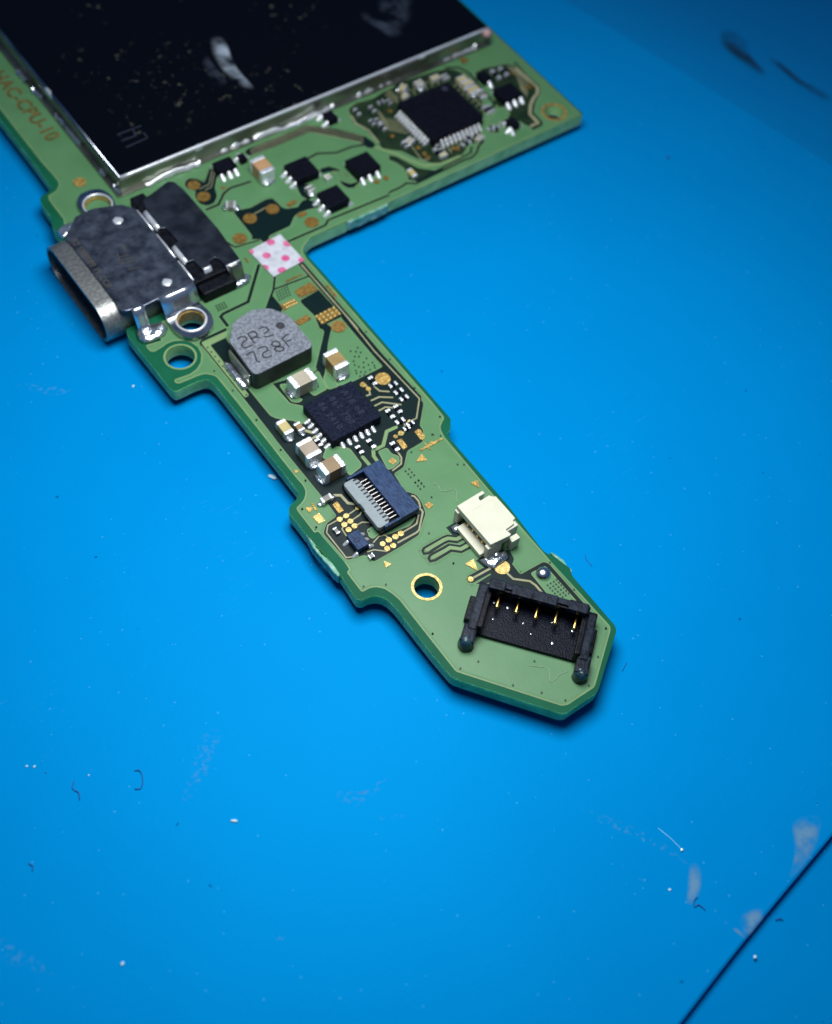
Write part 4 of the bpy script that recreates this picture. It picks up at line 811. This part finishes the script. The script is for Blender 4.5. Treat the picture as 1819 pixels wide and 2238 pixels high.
# ---- passive parts
def capacitor(z, tone, q, label=None):
    c, a, l, w = quad_frame(q)
    t = 0.24 * l
    body = box('capacitor', -l / 2 + t * 0.6, l / 2 - t * 0.6, -w / 2, w / 2, 0.06, z - 0.02, M[tone], board, 0.04, a, c, label)
    for s in (-1, 1):
        x0, x1 = (-l / 2, -l / 2 + t) if s < 0 else (l / 2 - t, l / 2)
        box('terminal', x0, x1, -w / 2 - 0.02, w / 2 + 0.02, 0.05, z, M['term'], body, 0.10, a, c)
    if z >= 0.5:
        for s in (-1, 1):
            m = Matrix.Rotation(a, 2) @ Vector((s * (l / 2 + 0.10), 0)); 
            o = [(m.x + c[0] + u * math.cos(a) - v * math.sin(a), m.y + c[1] + u * math.sin(a) + v * math.cos(a)) for u, v in
                 ring((0, 0), 0.20, 14, w * 0.5)]
            blob('solder_fillet', o, 0.05, 0.16, M['solder_dk'], body, 0.22, 3)
    return body
cap_labels = {0: 'sand coloured capacitor in front of the grey inductor', 1: 'ochre capacitor right of the grey inductor', 2: 'small yellow capacitor left of the square black chip',
              4: 'taupe capacitor at the left corner of the square black chip', 5: 'brown capacitor next to the blue flat cable connector', 9: 'orange capacitor beside the shield frame'}
for i, (z, tone, q) in enumerate(S['cap']): capacitor(z, tone, q, cap_labels.get(i))

tb = te = None
for (a, b) in S['tiny']:
    a, b = Vector(a), Vector(b); d = b - a; c = (a + b) / 2; ang = math.atan2(d.y, d.x)
    k = round(ang / (math.pi / 2)) * math.pi / 2
    ang = k
    l = d.length + 0.16
    if tb is None:
        tb = box('chip_resistor', -0.5, 0.5, -0.14, 0.14, 0.05, 0.26, M['chip'], board, 0.02); o = tb
        o.location = (c.x * U, c.y * U, 0); o.rotation_euler = (0, 0, ang); o.scale = (l, 1, 1)
        te = box('terminal', -0.5, -0.22, -0.17, 0.17, 0.04, 0.29, M['solder'], o, 0.03)
    else:
        o = dup(tb, board, (c.x, c.y, 0), ang, (l, 1, 1)); dup(te, o)
    dup(te, o, rot=math.pi)

# ---- leaded black packages
def lead_mesh(name, l, w, h, material, parent, at, ang):
    """Gull-wing lead wetted with solder: high at the package, running out to a rounded foot."""
    rows = []; prof = [(-0.5, 1.0), (-0.32, 1.0), (-0.1, 0.75), (0.12, 0.45), (0.35, 0.30), (0.5, 0.05)]
    for x, z in prof:
        ww = w * (1.0 if x < 0.3 else 0.7)
        rows.append([(x * l, -ww * 0.5, 0.02), (x * l, -ww * 0.42, z * h * 0.8), (x * l, 0, z * h), (x * l, ww * 0.42, z * h * 0.8), (x * l, ww * 0.5, 0.02)])
    verts = [q for r in rows for q in r]; faces = []
    for i in range(len(rows) - 1):
        for k in range(4): faces.append((i * 5 + k, i * 5 + k + 1, i * 5 + 6 + k, i * 5 + 5 + k))
    faces += [(0, 1, 2, 3, 4), tuple(range(25, 30))[::-1]]
    o = build(name, verts, faces, material, parent, True)
    o.location = (at[0] * U, at[1] * U, 0.03 * U); o.rotation_euler = (0, 0, ang)
    return o
lead0 = None
def lead(parent, at, ang, l=0.62, w=0.34, h=0.42):
    global lead0
    if lead0 is None:
        lead0 = lead_mesh('lead', 1, 1, 1, M['solder'], parent, at, ang); o = lead0
    else: o = dup(lead0, parent, (at[0], at[1], 0.03), ang)
    o.scale = (l, w, h)
    return o
def axis_box(q):
    """Axis-aligned rectangle that best fits a package's four corners."""
    xs = sorted(p[0] for p in q); ys = sorted(p[1] for p in q)
    return (xs[0] + xs[1]) / 2, (xs[2] + xs[3]) / 2, (ys[0] + ys[1]) / 2, (ys[2] + ys[3]) / 2
chip_labels = ['square black transistor with three leads towards the usb port', 'black transistor nearest the qfp chip', 'black transistor nearest the board edge', 'six-lead black chip beside the shield frame',
               'tiny black transistor against the shield frame', 'black chip near the far corner hole', 'tiny black transistor near the far board edge', 'small black diode near the far corner', 'small black diode beside the shield corner', 'small dark blue chip marked with a 0 beside the flat cable connector']
for i, (z, q, leads) in enumerate(S['chip']):
    x0, x1, y0, y1 = axis_box(q)
    body = box('chip', x0, x1, y0, y1, 0.10, z, M['blue_pl'] if i == 9 else M['chip'], board, 0.06, label=chip_labels[i])
    cx, cy = (x0 + x1) / 2, (y0 + y1) / 2
    for p in leads:
        dx, dy = (p[0] - cx) / (x1 - x0), (p[1] - cy) / (y1 - y0)
        if abs(dx) > abs(dy): ang = 0 if dx > 0 else math.pi; at = ((x1 if dx > 0 else x0) + math.copysign(0.20, dx), p[1]); op = ((x0 if dx > 0 else x1) - math.copysign(0.16, dx), p[1])
        else: ang = math.pi / 2 if dy > 0 else -math.pi / 2; at = (p[0], (y1 if dy > 0 else y0) + math.copysign(0.20, dy)); op = (p[0], (y0 if dy > 0 else y1) - math.copysign(0.16, dy))
        lead(body, at, ang, 0.6 if i < 9 else 0.4, 0.36 if i < 9 else 0.26, 0.42 if i < 9 else 0.3)
        if i < 9: lead(body, op, ang + math.pi, 0.5, 0.36, 0.4)
    if i == 9: lettering('marking', '0', 0.75, (cx - 0.32, cy + 0.20), z + 0.004, -90, M['chip_mark'], body)

# quad flat package with leads on all four sides
x0, x1, y0, y1 = axis_box(S['qfp'])
qfp = slab('qfp_chip', [(x0 + .15, y0), (x1 - .15, y0), (x1, y0 + .15), (x1, y1 - .15), (x1 - .15, y1), (x0 + .15, y1), (x0, y1 - .15), (x0, y0 + .15)], 0.12, 0.88, M['chip'], board, bevel=0.05, label='large square black chip with leads on four sides')
slab('pin_one_dot', ring((x0 + 4.3, y1 - 0.55), 0.28, 20), 0.88, 0.885, M['chip_mark'], qfp, bottom=False)
N = 11
for k in range(N):
    t = k / (N - 1); yy = S['qfp_left'][0][1] + (S['qfp_left'][1][1] - S['qfp_left'][0][1]) * t
    lead(qfp, (x0 - 0.22, yy), math.pi, 0.62, 0.20, 0.5); lead(qfp, (x1 + 0.22, yy), 0, 0.62, 0.25, 0.5)
for k in range(10):
    t = k / 9; xx = S['qfp_front'][0][0] + (S['qfp_front'][1][0] - S['qfp_front'][0][0]) * t
    lead(qfp, (xx, y0 - 0.22), -math.pi / 2, 0.62, 0.22, 0.5); lead(qfp, (xx, y1 + 0.22), math.pi / 2, 0.62, 0.25, 0.5)

# square no-lead charger chip
x0, x1, y0, y1 = axis_box(S['qfn'])
qfn = box('qfn_chip', x0, x1, y0, y1, 0.08, 0.87, M['chip_rough'], board, 0.05, label='square matte black chip between the capacitors')
for i, p in enumerate(S['qfn_leads']):
    if i < 6: lead(qfn, (x0 - 0.16, p[1]), math.pi, 0.52, 0.30, 0.24)
    else: lead(qfn, (p[0], y0 - 0.16), -math.pi / 2, 0.52, 0.30, 0.24)
for k in range(6):
    lead(qfn, (x1 + 0.10, y0 + 0.5 + k * 0.52), 0, 0.3, 0.24, 0.12)
for j, (txt, dx) in enumerate((('86 2410', 0.85), ('86T 700', 1.75), ('A18 o8', 2.75))):
    lettering('marking', txt, 0.62, (x0 + dx, y1 - 0.45), 0.872, -90, M['chip_mark'], qfn, 1.25)

# grey moulded inductor
ind = slab('inductor', rounded(S['ind'], 0.12, 2), 0.14, 1.72, M['ferrite'], board, bevel=0.07, label='grey moulded inductor marked 2R2 728F')
me = ind.data; me.materials.append(material('ferrite_shaded_side', (0.018, 0.020, 0.018), 0.5, var=(0.030, 0.034, 0.030), scale=10, bump=0.3))  # darker copy of the ferrite: shade of the side faces painted in
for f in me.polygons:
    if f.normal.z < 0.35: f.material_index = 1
strokes('marking', S['ind_mark'], 0.105, 1.722, M['mark_dk'], ind)
c, e = S['ind_dot']
blob('polarity_dot', ring(c, 0.36, 20), 1.716, 0.012, M['mark_dk'], ind, 0.10, 2)
box('terminal', -3.66, -3.50, 14.25, 16.9, 0.06, 1.25, M['frame'], ind, 0.05)
blob('solder_fillet', [(-3.62, 16.9), (-3.95, 17.0), (-4.22, 16.6), (-4.25, 15.8), (-4.2, 15.0), (-4.25, 14.4), (-3.95, 14.0), (-3.62, 14.2)], 0.05, 0.30, M['solder_dk'], ind, 0.18, 4)

# ---- sticker with pink dots
stk = slab('sticker', S['sticker'], 0.06, 0.12, M['paper'], board, label='square white paper sticker with pink dots')
sp = ccw(S['sticker'])
def clip(poly, clipper):
    out = poly
    for i in range(len(clipper)):
        a, b = Vector(clipper[i - 1]), Vector(clipper[i]); inp = out; out = []
        side = lambda p: (b.x - a.x) * (p[1] - a.y) - (b.y - a.y) * (p[0] - a.x)
        for j in range(len(inp)):
            p, q = inp[j - 1], inp[j]; sp_, sq = side(p), side(q)
            if (sp_ >= 0) != (sq >= 0): t = sp_ / (sp_ - sq); out.append((p[0] + (q[0] - p[0]) * t, p[1] + (q[1] - p[1]) * t))
            if sq >= 0: out.append(q)
    return out
for p in S['dots']:
    q = clip(ring(p, 0.31, 20), sp)
    if len(q) > 2: slab('pink_dot', q, 0.115, 0.124, M['pink'], stk, bottom=False)

# ---- flat cable connector (blue flap, grey body, row of contacts)
fx0, fx1, fy0, fy1 = -3.02, -0.02, -0.33, 4.14
fpc = box('flat_cable_connector', -2.98, -0.08, fy0 + 0.05, fy1 - 0.05, 0.06, 0.42, M['black_pl'], board, 0.03, label='flat cable connector with dark blue flap and grey lip')
box('flap', -1.45, fx1, fy0, fy1, 0.44, 0.95, M['blue_pl'], fpc, 0.05)
box('flap_arm', -2.66, -1.42, fy1 - 0.18, fy1, 0.40, 0.90, M['blue_pl'], fpc, 0.03)
box('flap_arm', -2.66, -1.42, fy0, fy0 + 0.18, 0.40, 0.90, M['blue_pl'], fpc, 0.03)
lip = slab('grey_lip', [(-3.06, 0.0), (-2.92, -0.13), (-2.30, -0.12), (-2.02, 0.16), (-2.02, 3.64), (-2.30, 3.92), (-2.92, 3.93), (-3.06, 3.78), (-3.06, 2.15), (-2.99, 2.05), (-2.99, 1.55), (-3.06, 1.45)], 0.42, 0.80, M['grey_pl'], fpc, bevel=0.05)
s0 = None; NS = 13
for k in range(NS):
    yy = S['fpc_slots'][0][1] + (S['fpc_slots'][1][1] - S['fpc_slots'][0][1]) * k / (NS - 1)
    if s0 is None: s0 = box('slot', -0.17, 0.20, -0.075, 0.075, 0.60, 0.812, M['mark_dk'], fpc, 0.05); s0.location = (-2.24 * U, yy * U, 0)
    else: dup(s0, fpc, (-2.24, yy, 0))
p0 = None; NP = 12
for k in range(NP):
    yy = 3.48 + (0.22 - 3.48) * k / (NP - 1)
    if p0 is None: p0 = box('contact', -0.36, 0.36, -0.035, 0.035, 0.42, 0.66, M['contact'], fpc, 0.02); p0.location = (-1.72 * U, yy * U, 0)
    else: dup(p0, fpc, (-1.72, yy, 0))

# ---- white speaker connector
wc = box('white_connector', 2.75, 4.22, -5.0, -2.35, 0.06, 1.45, M['white_pl'], board, 0.05, label='white plastic wire connector near the tail edge')
slab('roof', rounded(S['wc_roof'], 0.05, 2), 1.16, 1.61, M['white_pl'], wc, bevel=0.04)
box('roof_seam', 1.80, 4.2, -2.63, -2.60, 1.60, 1.613, M['wire_gap'], wc, 0)
box('inner_wall', 2.70, 2.78, -4.95, -2.2, 0.4, 1.2, M['wire_gap'], wc, 0)
box('cheek', 1.62, 2.78, -2.15, -1.80, 0.06, 1.24, M['white_pl'], wc, 0.04)
box('cheek', 1.62, 2.78, -5.32, -4.95, 0.06, 1.24, M['white_pl'], wc, 0.04)
box('front_sill', 1.30, 2.76, -5.02, -2.55, 0.06, 0.46, M['white_pl'], wc, 0.05)
box('shoulder', 3.36, 3.98, -1.86, -1.62, 0.06, 1.30, M['white_pl'], wc, 0.04)
box('shoulder', 3.30, 3.95, -5.66, -5.26, 0.06, 1.10, M['white_pl'], wc, 0.05)
box('shoulder', 3.98, 4.36, -4.9, -4.55, 0.06, 1.2, M['white_pl'], wc, 0.04)
for y in (-2.9, -3.4, -3.9, -4.4):
    box('contact', 1.9, 2.8, y - 0.07, y + 0.07, 0.5, 0.75, M['pin_gold'], wc, 0.02)
slab('bare_gap', [(0.92, -2.02), (1.95, -2.02), (1.95, -3.05), (1.25, -3.05), (0.92, -2.75)], 0, 0.038, M['dark'], wc, bottom=False)
slab('bare_gap', [(1.05, -5.02), (1.2, -5.9), (1.25, -6.45), (2.9, -6.45), (3.15, -6.25), (3.3, -5.6), (2.6, -5.05)], 0, 0.038, M['dark'], wc, bottom=False)
blob('solder_fillet', [(1.08, -2.12), (1.7, -2.10), (1.8, -2.5), (1.75, -2.98), (1.35, -2.95), (1.05, -2.6)], 0.03, 0.22, M['solder_dk'], wc, 0.2, 4)
blob('solder_fillet', [(1.2, -5.15), (1.9, -5.25), (2.7, -5.35), (3.05, -5.55), (2.95, -6.1), (2.2, -6.15), (1.5, -6.3), (1.3, -5.8)], 0.03, 0.26, M['solder_dk'], wc, 0.22, 4)
blob('solder_fillet', [(1.95, -5.35), (2.45, -5.30), (2.6, -5.6), (2.3, -5.8), (1.95, -5.7)], 0.1, 0.42, M['solder_dk'], wc, 0.15, 4)

# ---- black battery connector, set at an angle across the tail tip
ANG = math.atan2(-12.26 + 7.4, 4.06 - 0.12)
org = (0.12, -7.4)
def loc(u, v):      # u along the back wall, v out towards the tip
    ca, sa = math.cos(ANG), math.sin(ANG)
    return (org[0] + u * ca + v * sa, org[1] + u * sa - v * ca)
def lbox(name, u0, u1, v0, v1, z0, z1, material, parent, bevel=0.06):
    return box(name, u0, u1, -v1, -v0, z0, z1, material, parent, bevel, ANG, org)
BL = 6.25
bc = lbox('battery_connector', 0.0, BL, 0.0, 2.95, 0.03, 0.32, M['black_rg'], board, 0.03)
bc['label'] = 'black five-pin battery connector across the tip of the tail'
back = lbox('back_wall', -0.05, BL + 0.05, -0.32, 0.25, 0.05, 1.45, M['black_pl'], bc, 0.06)
for u0, u1, z in ((0.0, 1.0, 1.78), (1.42, 2.75, 1.74), (2.70, 4.25, 1.76), (4.95, 6.15, 1.80)):
    lbox('merlon', u0, u1, -0.28, 0.42, 1.30, z, M['black_edge'], bc, 0.09)
lbox('ledge', 0.05, BL - 0.05, -0.30, 0.10, 1.40, 1.62, M['black_edge'], bc, 0.05)
for s, u in ((0, -0.62), (1, BL - 0.02)):
    lbox('side_wall', u, u + 0.62, -0.25, 3.1, 0.04, 1.05, M['black_edge'], bc, 0.12)
    lbox('side_rail', u + (0.55 if s == 0 else -0.28), u + (0.90 if s == 0 else 0.07), 0.2, 2.95, 0.3, 1.25, M['black_pl'], bc, 0.08)
    lbox('arm', u + (-0.22 if s == 0 else -0.02), u + (0.64 if s == 0 else 0.84), 2.7, 3.95, 0.04, 0.95, M['black_edge'], bc, 0.14)
    cc = loc(u + (0.18 if s == 0 else 0.43), 3.80)
    blob('melted_tip', ring(cc, 0.50, 18), 0.04, 0.96, M['melt'], bc, 0.13, 5, power=0.35)
    lbox('foot', u + (-0.35 if s == 0 else 0.35), u + (0.2 if s == 0 else 0.85), 0.6, 2.3, 0.03, 0.55, M['black_pl'], bc, 0.08)
pin0 = None
for i in range(5):
    u = 0.78 + i * 1.21
    a = loc(u, 0.15); b = loc(u, 1.30)
    tube('pin', [(a[0], a[1], 0.98), ((a[0] + b[0]) / 2, (a[1] + b[1]) / 2, 0.98), (a[0] * .1 + b[0] * .9, a[1] * .1 + b[1] * .9, 0.98), (b[0], b[1], 0.98)], 0.125, M['pin_gold'], bc, 10, (0.6, 0.75, 1.15, 0.75))
for (u, v, r) in ((0.55, 0.55, 0.14), (1.45, 0.65, 0.13), (0.75, 1.7, 0.09), (2.6, 1.4, 0.12), (4.3, 0.8, 0.10), (5.6, 1.0, 0.14), (4.6, 2.2, 0.16), (3.2, 2.0, 0.06)):
    blob('sparkle_droplet', ring(loc(u, v), r, 10), 0.31, 0.05, M['solder_dk'], bc, 0.35, 2)  # shiny droplets added to stand in for sparkles on the floor

# ---- usb port
CY, HW, HH, ZC = 27.80, 4.47, 1.60, -0.13
def stadium(hw, hh, n=10):
    out = []
    for k in range(n + 1):
        a = -math.pi / 2 + math.pi * k / n; out.append((CY + (hw - hh) + hh * math.cos(a), ZC + hh * math.sin(a)))
    for k in range(n + 1):
        a = math.pi / 2 + math.pi * k / n; out.append((CY - (hw - hh) + hh * math.cos(a), ZC + hh * math.sin(a)))
    return out
def sleeve(name, x0, x1, hw, hh, wall, material, parent, label=None):
    o_, i_ = stadium(hw, hh), stadium(hw - wall, hh - wall); n = len(o_)
    verts = [(x0, y, z) for y, z in o_] + [(x1, y, z) for y, z in o_] + [(x0, y, z) for y, z in i_] + [(x1, y, z) for y, z in i_]
    faces = []
    for i in range(n):
        j = (i + 1) % n
        faces += [(i, j, n + j, n + i), (2 * n + j, 2 * n + i, 3 * n + i, 3 * n + j), (j, i, 2 * n + i, 2 * n + j)]
    faces.append(tuple(range(3 * n, 4 * n)))
    return build(name, verts, faces, material, parent, True, label)
usb = sleeve('usb_port', -9.42, -4.2, HW, HH, 0.22, M['steel_mat'], board, 'metal usb port on the left edge of the board')
md = usb.modifiers.new('edge', 'EDGE_SPLIT'); md.split_angle = math.radians(50)
sl2 = slab('cavity', [(-5.2, CY - HW + 0.3), (-5.0, CY - HW + 0.3), (-5.0, CY + HW - 0.3), (-5.2, CY + HW - 0.3)], ZC - 1.3, ZC + 1.3, M['black_pl'], usb)
box('tongue', -8.9, -5.0, CY - 3.35, CY + 3.35, ZC - 0.36, ZC + 0.36, M['tongue'], usb, 0.1)
cover = slab('top_cover', rounded([(-8.12, 23.45), (-7.75, 23.18), (-6.75, 23.12), (-6.6, 23.0), (-5.5, 23.05), (-2.75, 22.98), (-2.55, 23.2), (-2.52, 31.3), (-3.2, 32.3), (-5.2, 33.0), (-6.6, 32.9), (-7.2, 32.3), (-8.12, 31.5)], 0.15, 2), 1.42, 1.62, M['lid_blue'], usb, bevel=0.06, label='steel top cover with bluish reflections painted in')
for p in S['weld']: blob('weld_spot', ring(p, 0.42, 14), 1.6, 0.08, M['steel_edge'], cover, 0.25, 3)
lettering('serial_number', 'R2 1000089 1Y-CC8', 0.62, (-7.95, 31.0), 1.622, -90, M['etch'], cover, 1.0)['kind'] = 'stuff'
strokes('maker_mark', S['usb_logo'], 0.05, 1.621, M['etch'], cover)
for ya, yb in ((23.3, 25.4), (25.8, 28.4), (28.9, 31.2)):  # bright tubes added as the highlight along the cover's edges
    tube('rolled_or_bright_edge', [(-2.56, ya, 1.56), (-2.54, (ya + yb) / 2, 1.57), (-2.56, yb, 1.56)], 0.085, M['steel_edge'], cover, 8)
tube('rolled_or_bright_edge', [(-5.5, 23.06, 1.57), (-4.1, 23.04, 1.58), (-2.7, 23.02, 1.57)], 0.09, M['steel_edge'], cover, 8)
# the cover folds down to its right-hand ear and to the front tab
def fold(name, xa, xb, ya, yb, z0, z1, material, parent, n=8):
    rows = []
    for k in range(n + 1):
        t = k / n; s = t * t * (3 - 2 * t)
        rows.append([(xa + (xb - xa) * j / 3, ya + (yb - ya) * (t ** 0.8), z0 + (z1 - z0) * s) for j in range(4)])
    return sheet(name, rows, material, parent, 0.15)
fold('cover_fold', -5.45, -2.72, 23.06, 22.25, 1.60, 0.42, M['steel_bend'], usb)
fold('front_tab', -7.55, -6.65, 23.16, 22.3, 1.60, 0.25, M['steel_bend'], usb)
def ear(outline, c, name='ear'):
    e = slab(name, rounded(outline, 0.4, 3), 0.08, 0.42, M['steel'], usb, holes=[ring(c, 0.98, 28)])
    tor = [(c[0] + (1.05 + 0.08 * math.cos(b)) * math.cos(a), c[1] + (1.05 + 0.08 * math.cos(b)) * math.sin(a), 0.43 + 0.07 * math.sin(b)) for a in [2 * math.pi * i / 32 for i in range(32)] for b in [2 * math.pi * j / 8 for j in range(8)]]
    tf = [(i * 8 + j, i * 8 + (j + 1) % 8, ((i + 1) % 32) * 8 + (j + 1) % 8, ((i + 1) % 32) * 8 + j) for i in range(32) for j in range(8)]
    build('rolled_rim', tor, tf, M['steel_edge'], e, True)
    gb = slab('gold_barrel', ring(c, 0.97, 28), -0.6, 0.2, M['gold5'], e, holes=[ring(c, 0.9, 28)])
    return e
ear(S['ear_r'], EARS[0]); ear([(x, y) for x, y in S['ear_l']], EARS[1])
blob('solder_joint', rounded(S['blob_r'], 0.3, 2), 0.03, 0.34, M['solder_dk'], usb, 0.08, 5)
blob('solder_joint', rounded(S['blob_l'], 0.2, 2), 0.03, 0.30, M['solder_dk'], usb, 0.08, 4)
box('housing', -2.5, 1.15, 23.2, 32.4, -0.6, 1.30, M['black_pl'], usb, 0.1)
box('housing_foot', -2.35, 0.35, 22.25, 23.3, -0.6, 0.95, M['black_pl'], usb, 0.15)
box('housing_end', -2.35, -1.2, 31.2, 32.75, -0.6, 1.42, M['black_pl'], usb, 0.12)
rear = slab('rear_cover', rounded(S['rear'], 0.10, 2), 1.34, 1.52, M['cover_dk'], usb, bevel=0.05, label='dark steel rear cover with stepped front edge')
for y0, y1, x in ((28.95, 30.95, -2.02), (25.1, 26.9, -2.0)):
    rows = [[(x + 0.06 - 0.34 * math.sin(t * math.pi / 2), y0 + (y1 - y0) * j / 3, 1.53 - 0.36 * (1 - math.cos(t * math.pi / 2))) for j in range(4)] for t in [i / 5 for i in range(6)]]
    sheet('rolled_or_bright_edge', rows, M['steel_edge'], rear, 0.1)
fold('rear_flap', 0.10, 1.18, 23.22, 22.75, 1.50, 0.25, M['frame'], usb)
fold('rear_flap', -1.45, -0.85, 23.92, 23.6, 1.50, 0.9, M['steel_edge'], usb)
rows = [[(0.06 + 1.1 * j / 3, 23.3 - 0.26 * math.sin(t * math.pi / 2), 1.53 - 0.30 * (1 - math.cos(t * math.pi / 2))) for j in range(4)] for t in [i / 5 for i in range(6)]]
sheet('rolled_or_bright_edge', rows, M['steel_edge'], rear, 0.1)
blob('solder_joint', rounded(S['rear_solder'], 0.25, 2), 0.03, 0.30, M['solder_dk'], usb, 0.08, 5)

# ---- shield can over the processor
SX0, SX1, SY0, SY1, SZ = -1.92, 32.35, 34.92, 66.0, 1.50
shield = slab('shield_can', rounded([(SX0, SY0), (SX1, SY0), (SX1, SY1), (SX0, SY1)], 0.25, 3), 0.9, SZ, M['lid'], board, bevel=0.0, label='large dark shield lid with dried flux and white paste')
def rail(name, pts, r, material, parent):  return tube(name, pts, r, material, parent, 8)
rail('rolled_or_bright_edge', spline([(SX0, SY0 - 0.02, SZ - 0.06), (8, SY0 - 0.06, SZ - 0.05), (20, SY0 - 0.05, SZ - 0.05), (SX1, SY0, SZ - 0.05)], 6), 0.13, M['steel_edge'], shield)
rail('rolled_or_bright_edge', [(SX0 - 0.02, SY0, SZ - 0.06), (SX0 - 0.03, 48, SZ - 0.06), (SX0 - 0.02, SY1, SZ - 0.06)], 0.11, M['steel'], shield)
box('frame_wall', SX0 - 0.12, SX1 + 0.1, SY0 - 0.18, SY0 + 0.1, 0.05, 1.30, M['frame'], shield, 0.05)
box('frame_wall', SX0 - 0.16, SX0 + 0.1, SY0 - 0.1, SY1, 0.05, 1.30, M['frame'], shield, 0.05)
box('frame_flange', SX0 - 0.3, SX1 + 0.2, SY0 - 0.50, SY0 - 0.1, 0.03, 0.16, M['frame'], shield, 0.04)
box('frame_flange', SX0 - 0.55, SX0 - 0.1, SY0 - 0.45, SY1, 0.03, 0.16, M['frame'], shield, 0.04)
for pts in S['seam']:
    front = abs(pts[0][0] - pts[-1][0]) > abs(pts[0][1] - pts[-1][1])
    sx, sy = (0, -0.30) if front else (-0.25, 0)
    P = [Vector((p[0] + sx, p[1] + sy)) for p in spline(pts, 5)]
    o = []
    for s in (1, -1):
        for i in (range(len(P)) if s > 0 else range(len(P) - 1, -1, -1)):
            d = (P[min(i + 1, len(P) - 1)] - P[max(i - 1, 0)]).normalized()
            q = P[i] + Vector((-d.y, d.x)) * s * random.uniform(0.06, 0.30); o.append((q.x, q.y))
    nq = len(P)
    verts = []; faces = []
    for i in range(nq):
        l, r = Vector(o[i]), Vector(o[2 * nq - 1 - i]); h = random.uniform(0.12, 0.46)
        for t, z in ((0, 0.05), (0.25, 0.8), (0.5, 1), (0.75, 0.8), (1, 0.05)): q = l.lerp(r, t); verts.append((q.x, q.y, 0.1 + h * z))
    for i in range(nq - 1):
        for k in range(4): faces.append((i * 5 + k, i * 5 + k + 1, i * 5 + 6 + k, i * 5 + 5 + k))
    build('solder_seam', verts, faces, M['solder'] if front else M['solder_dk'], shield, True)
for i, p in enumerate(S['paste']): film('paste_smear', p, SZ + 0.015, M['paste'] if i == 0 else M['haze_p'], shield)
strokes('stamped_mark', S['lid_mark'], 0.10, SZ + 0.002, M['chip_mark'], shield)
b = S['lid_bump']
blob('clip_bump', ring((b[0][0], SY0 - 0.02), 0.55, 14, 0.22), 1.15, 0.42, M['steel_edge'], shield, 0.08, 4)
blob('clip_bump', ring((SX0 - 0.05, b[1][1]), 0.20, 14, 0.9), 1.15, 0.42, M['steel_edge'], shield, 0.08, 4)
blob('clip_bump', ring((25.5, SY0 - 0.05), 0.5, 14, 0.2), 1.2, 0.36, M['steel_edge'], shield, 0.1, 4)
blob('pink_residue', ring((32.1, 34.7), 0.42, 12), 1.0, 0.5, material('pink_putty', (0.42, 0.25, 0.24), 0.6), shield, 0.15, 3)

# part number etched along the left margin
lettering('part_number', 'HAC-CPU-10', 1.55, (-4.35, 51.6), 0.026, -88, M['legend'], board, 1.05, 0.05)

# ------------------------------------------------------------------ lint and crumbs lying about
def thing(o, label, cat, group=None):
    o['label'] = label; o['category'] = cat
    if group: o['group'] = group
    return o
def lint(pts, z, r, material, label, z_off=0):
    q = [(x, y, z + r + abs(math.sin(i * 1.7)) * r * 1.2) for i, (x, y) in enumerate(pts)]
    q = spline(q, 4)
    return thing(tube('lint_fibre', q, r, material, None, 6), label, 'fibre', 'lint on the work surface')
fl = ['dark curl of lint shaped like a bracket on the mat at left', 'short wavy dark thread of lint left of the bracket-shaped curl', 'tiny faint hooked lint fibre near the bottom left of the mat',
      'dark looped lint fibre beside the pale smear at lower right', 'short dark lint fibre on the tray beyond the mat step', 'long thin dark hair on the mat right of the metal dome', 'short dark lint fibre right of the tail tip']
for i, p in enumerate(S['fibre']):
    lint(p, -STEP - 0.17 if i == 4 else 0.0, 0.032 if i < 5 else 0.022, M['fibre_dk'], fl[i])
lint(S['hair'], LIFT + 0.03, 0.015, M['fibre_lt'], 'pale curly hair on the board beside the white connector')
lint(S['hair2'], LIFT + 0.03, 0.013, M['fibre_lt'], 'pale hair on the board tip in front of the black connector')
def crumb(at, z, r, label, material, stretch=1.0, rot=0.0, name='crumb'):
    bm = bmesh.new(); bmesh.ops.create_icosphere(bm, subdivisions=2, radius=1)
    for v in bm.verts: v.co *= random.uniform(0.75, 1.15)
    me = bpy.data.meshes.new(name)
    bmesh.ops.transform(bm, matrix=Matrix.Translation((at[0] * U, at[1] * U, (z + r * 0.4) * U)) @ Matrix.Rotation(rot, 4, 'Z') @ Matrix.Diagonal((r * U * stretch, r * U, r * 0.5 * U, 1)), verts=bm.verts)
    bm.to_mesh(me); bm.free()
    o = link(name, me, material, None, True)
    return thing(o, label, 'crumb', 'crumbs on the mat')
cl = [('left one of two white grains side by side at the far left', 0.07), ('right one of two white grains side by side at the far left', 0.08), ('single round pale grain on the mat at the bottom left', 0.10),
      ('very small pale grain above the bracket-shaped lint', 0.05), ('tiny dark grain just right of the two white grains', 0.05),
      ('pale grain on the tray beyond the mat step', 0.10), ('small white grain left of the tall pale smear', 0.08), ('glinting speck at the end of the thin scratch', 0.10),
      ('white comma-shaped flake beside the left edge of the tail', 0.16), ('tiny white crumb left of the notched board corner', 0.10), ('pale flat fleck on the mat below the tail', 0.10), ('dark crumb on the mat right of the board corner', 0.14)]
for i, p in enumerate(S['crumb']):
    lab, r = cl[i]
    m = M['fibre_dk'] if i in (4, 11) else (M['drop'] if i == 7 else M['crumb'])
    crumb(p, -STEP - 0.08 if i == 5 else 0.0, r, lab, m, 2.2 if i in (8, 10) else 1.2, math.radians(-62) if i == 8 else (math.radians(-40) if i == 10 else random.random()))
q = S['streak']
ribbon('scratch', q, 0.03, 0.0, 0.006, M['scratch'], work_mat)
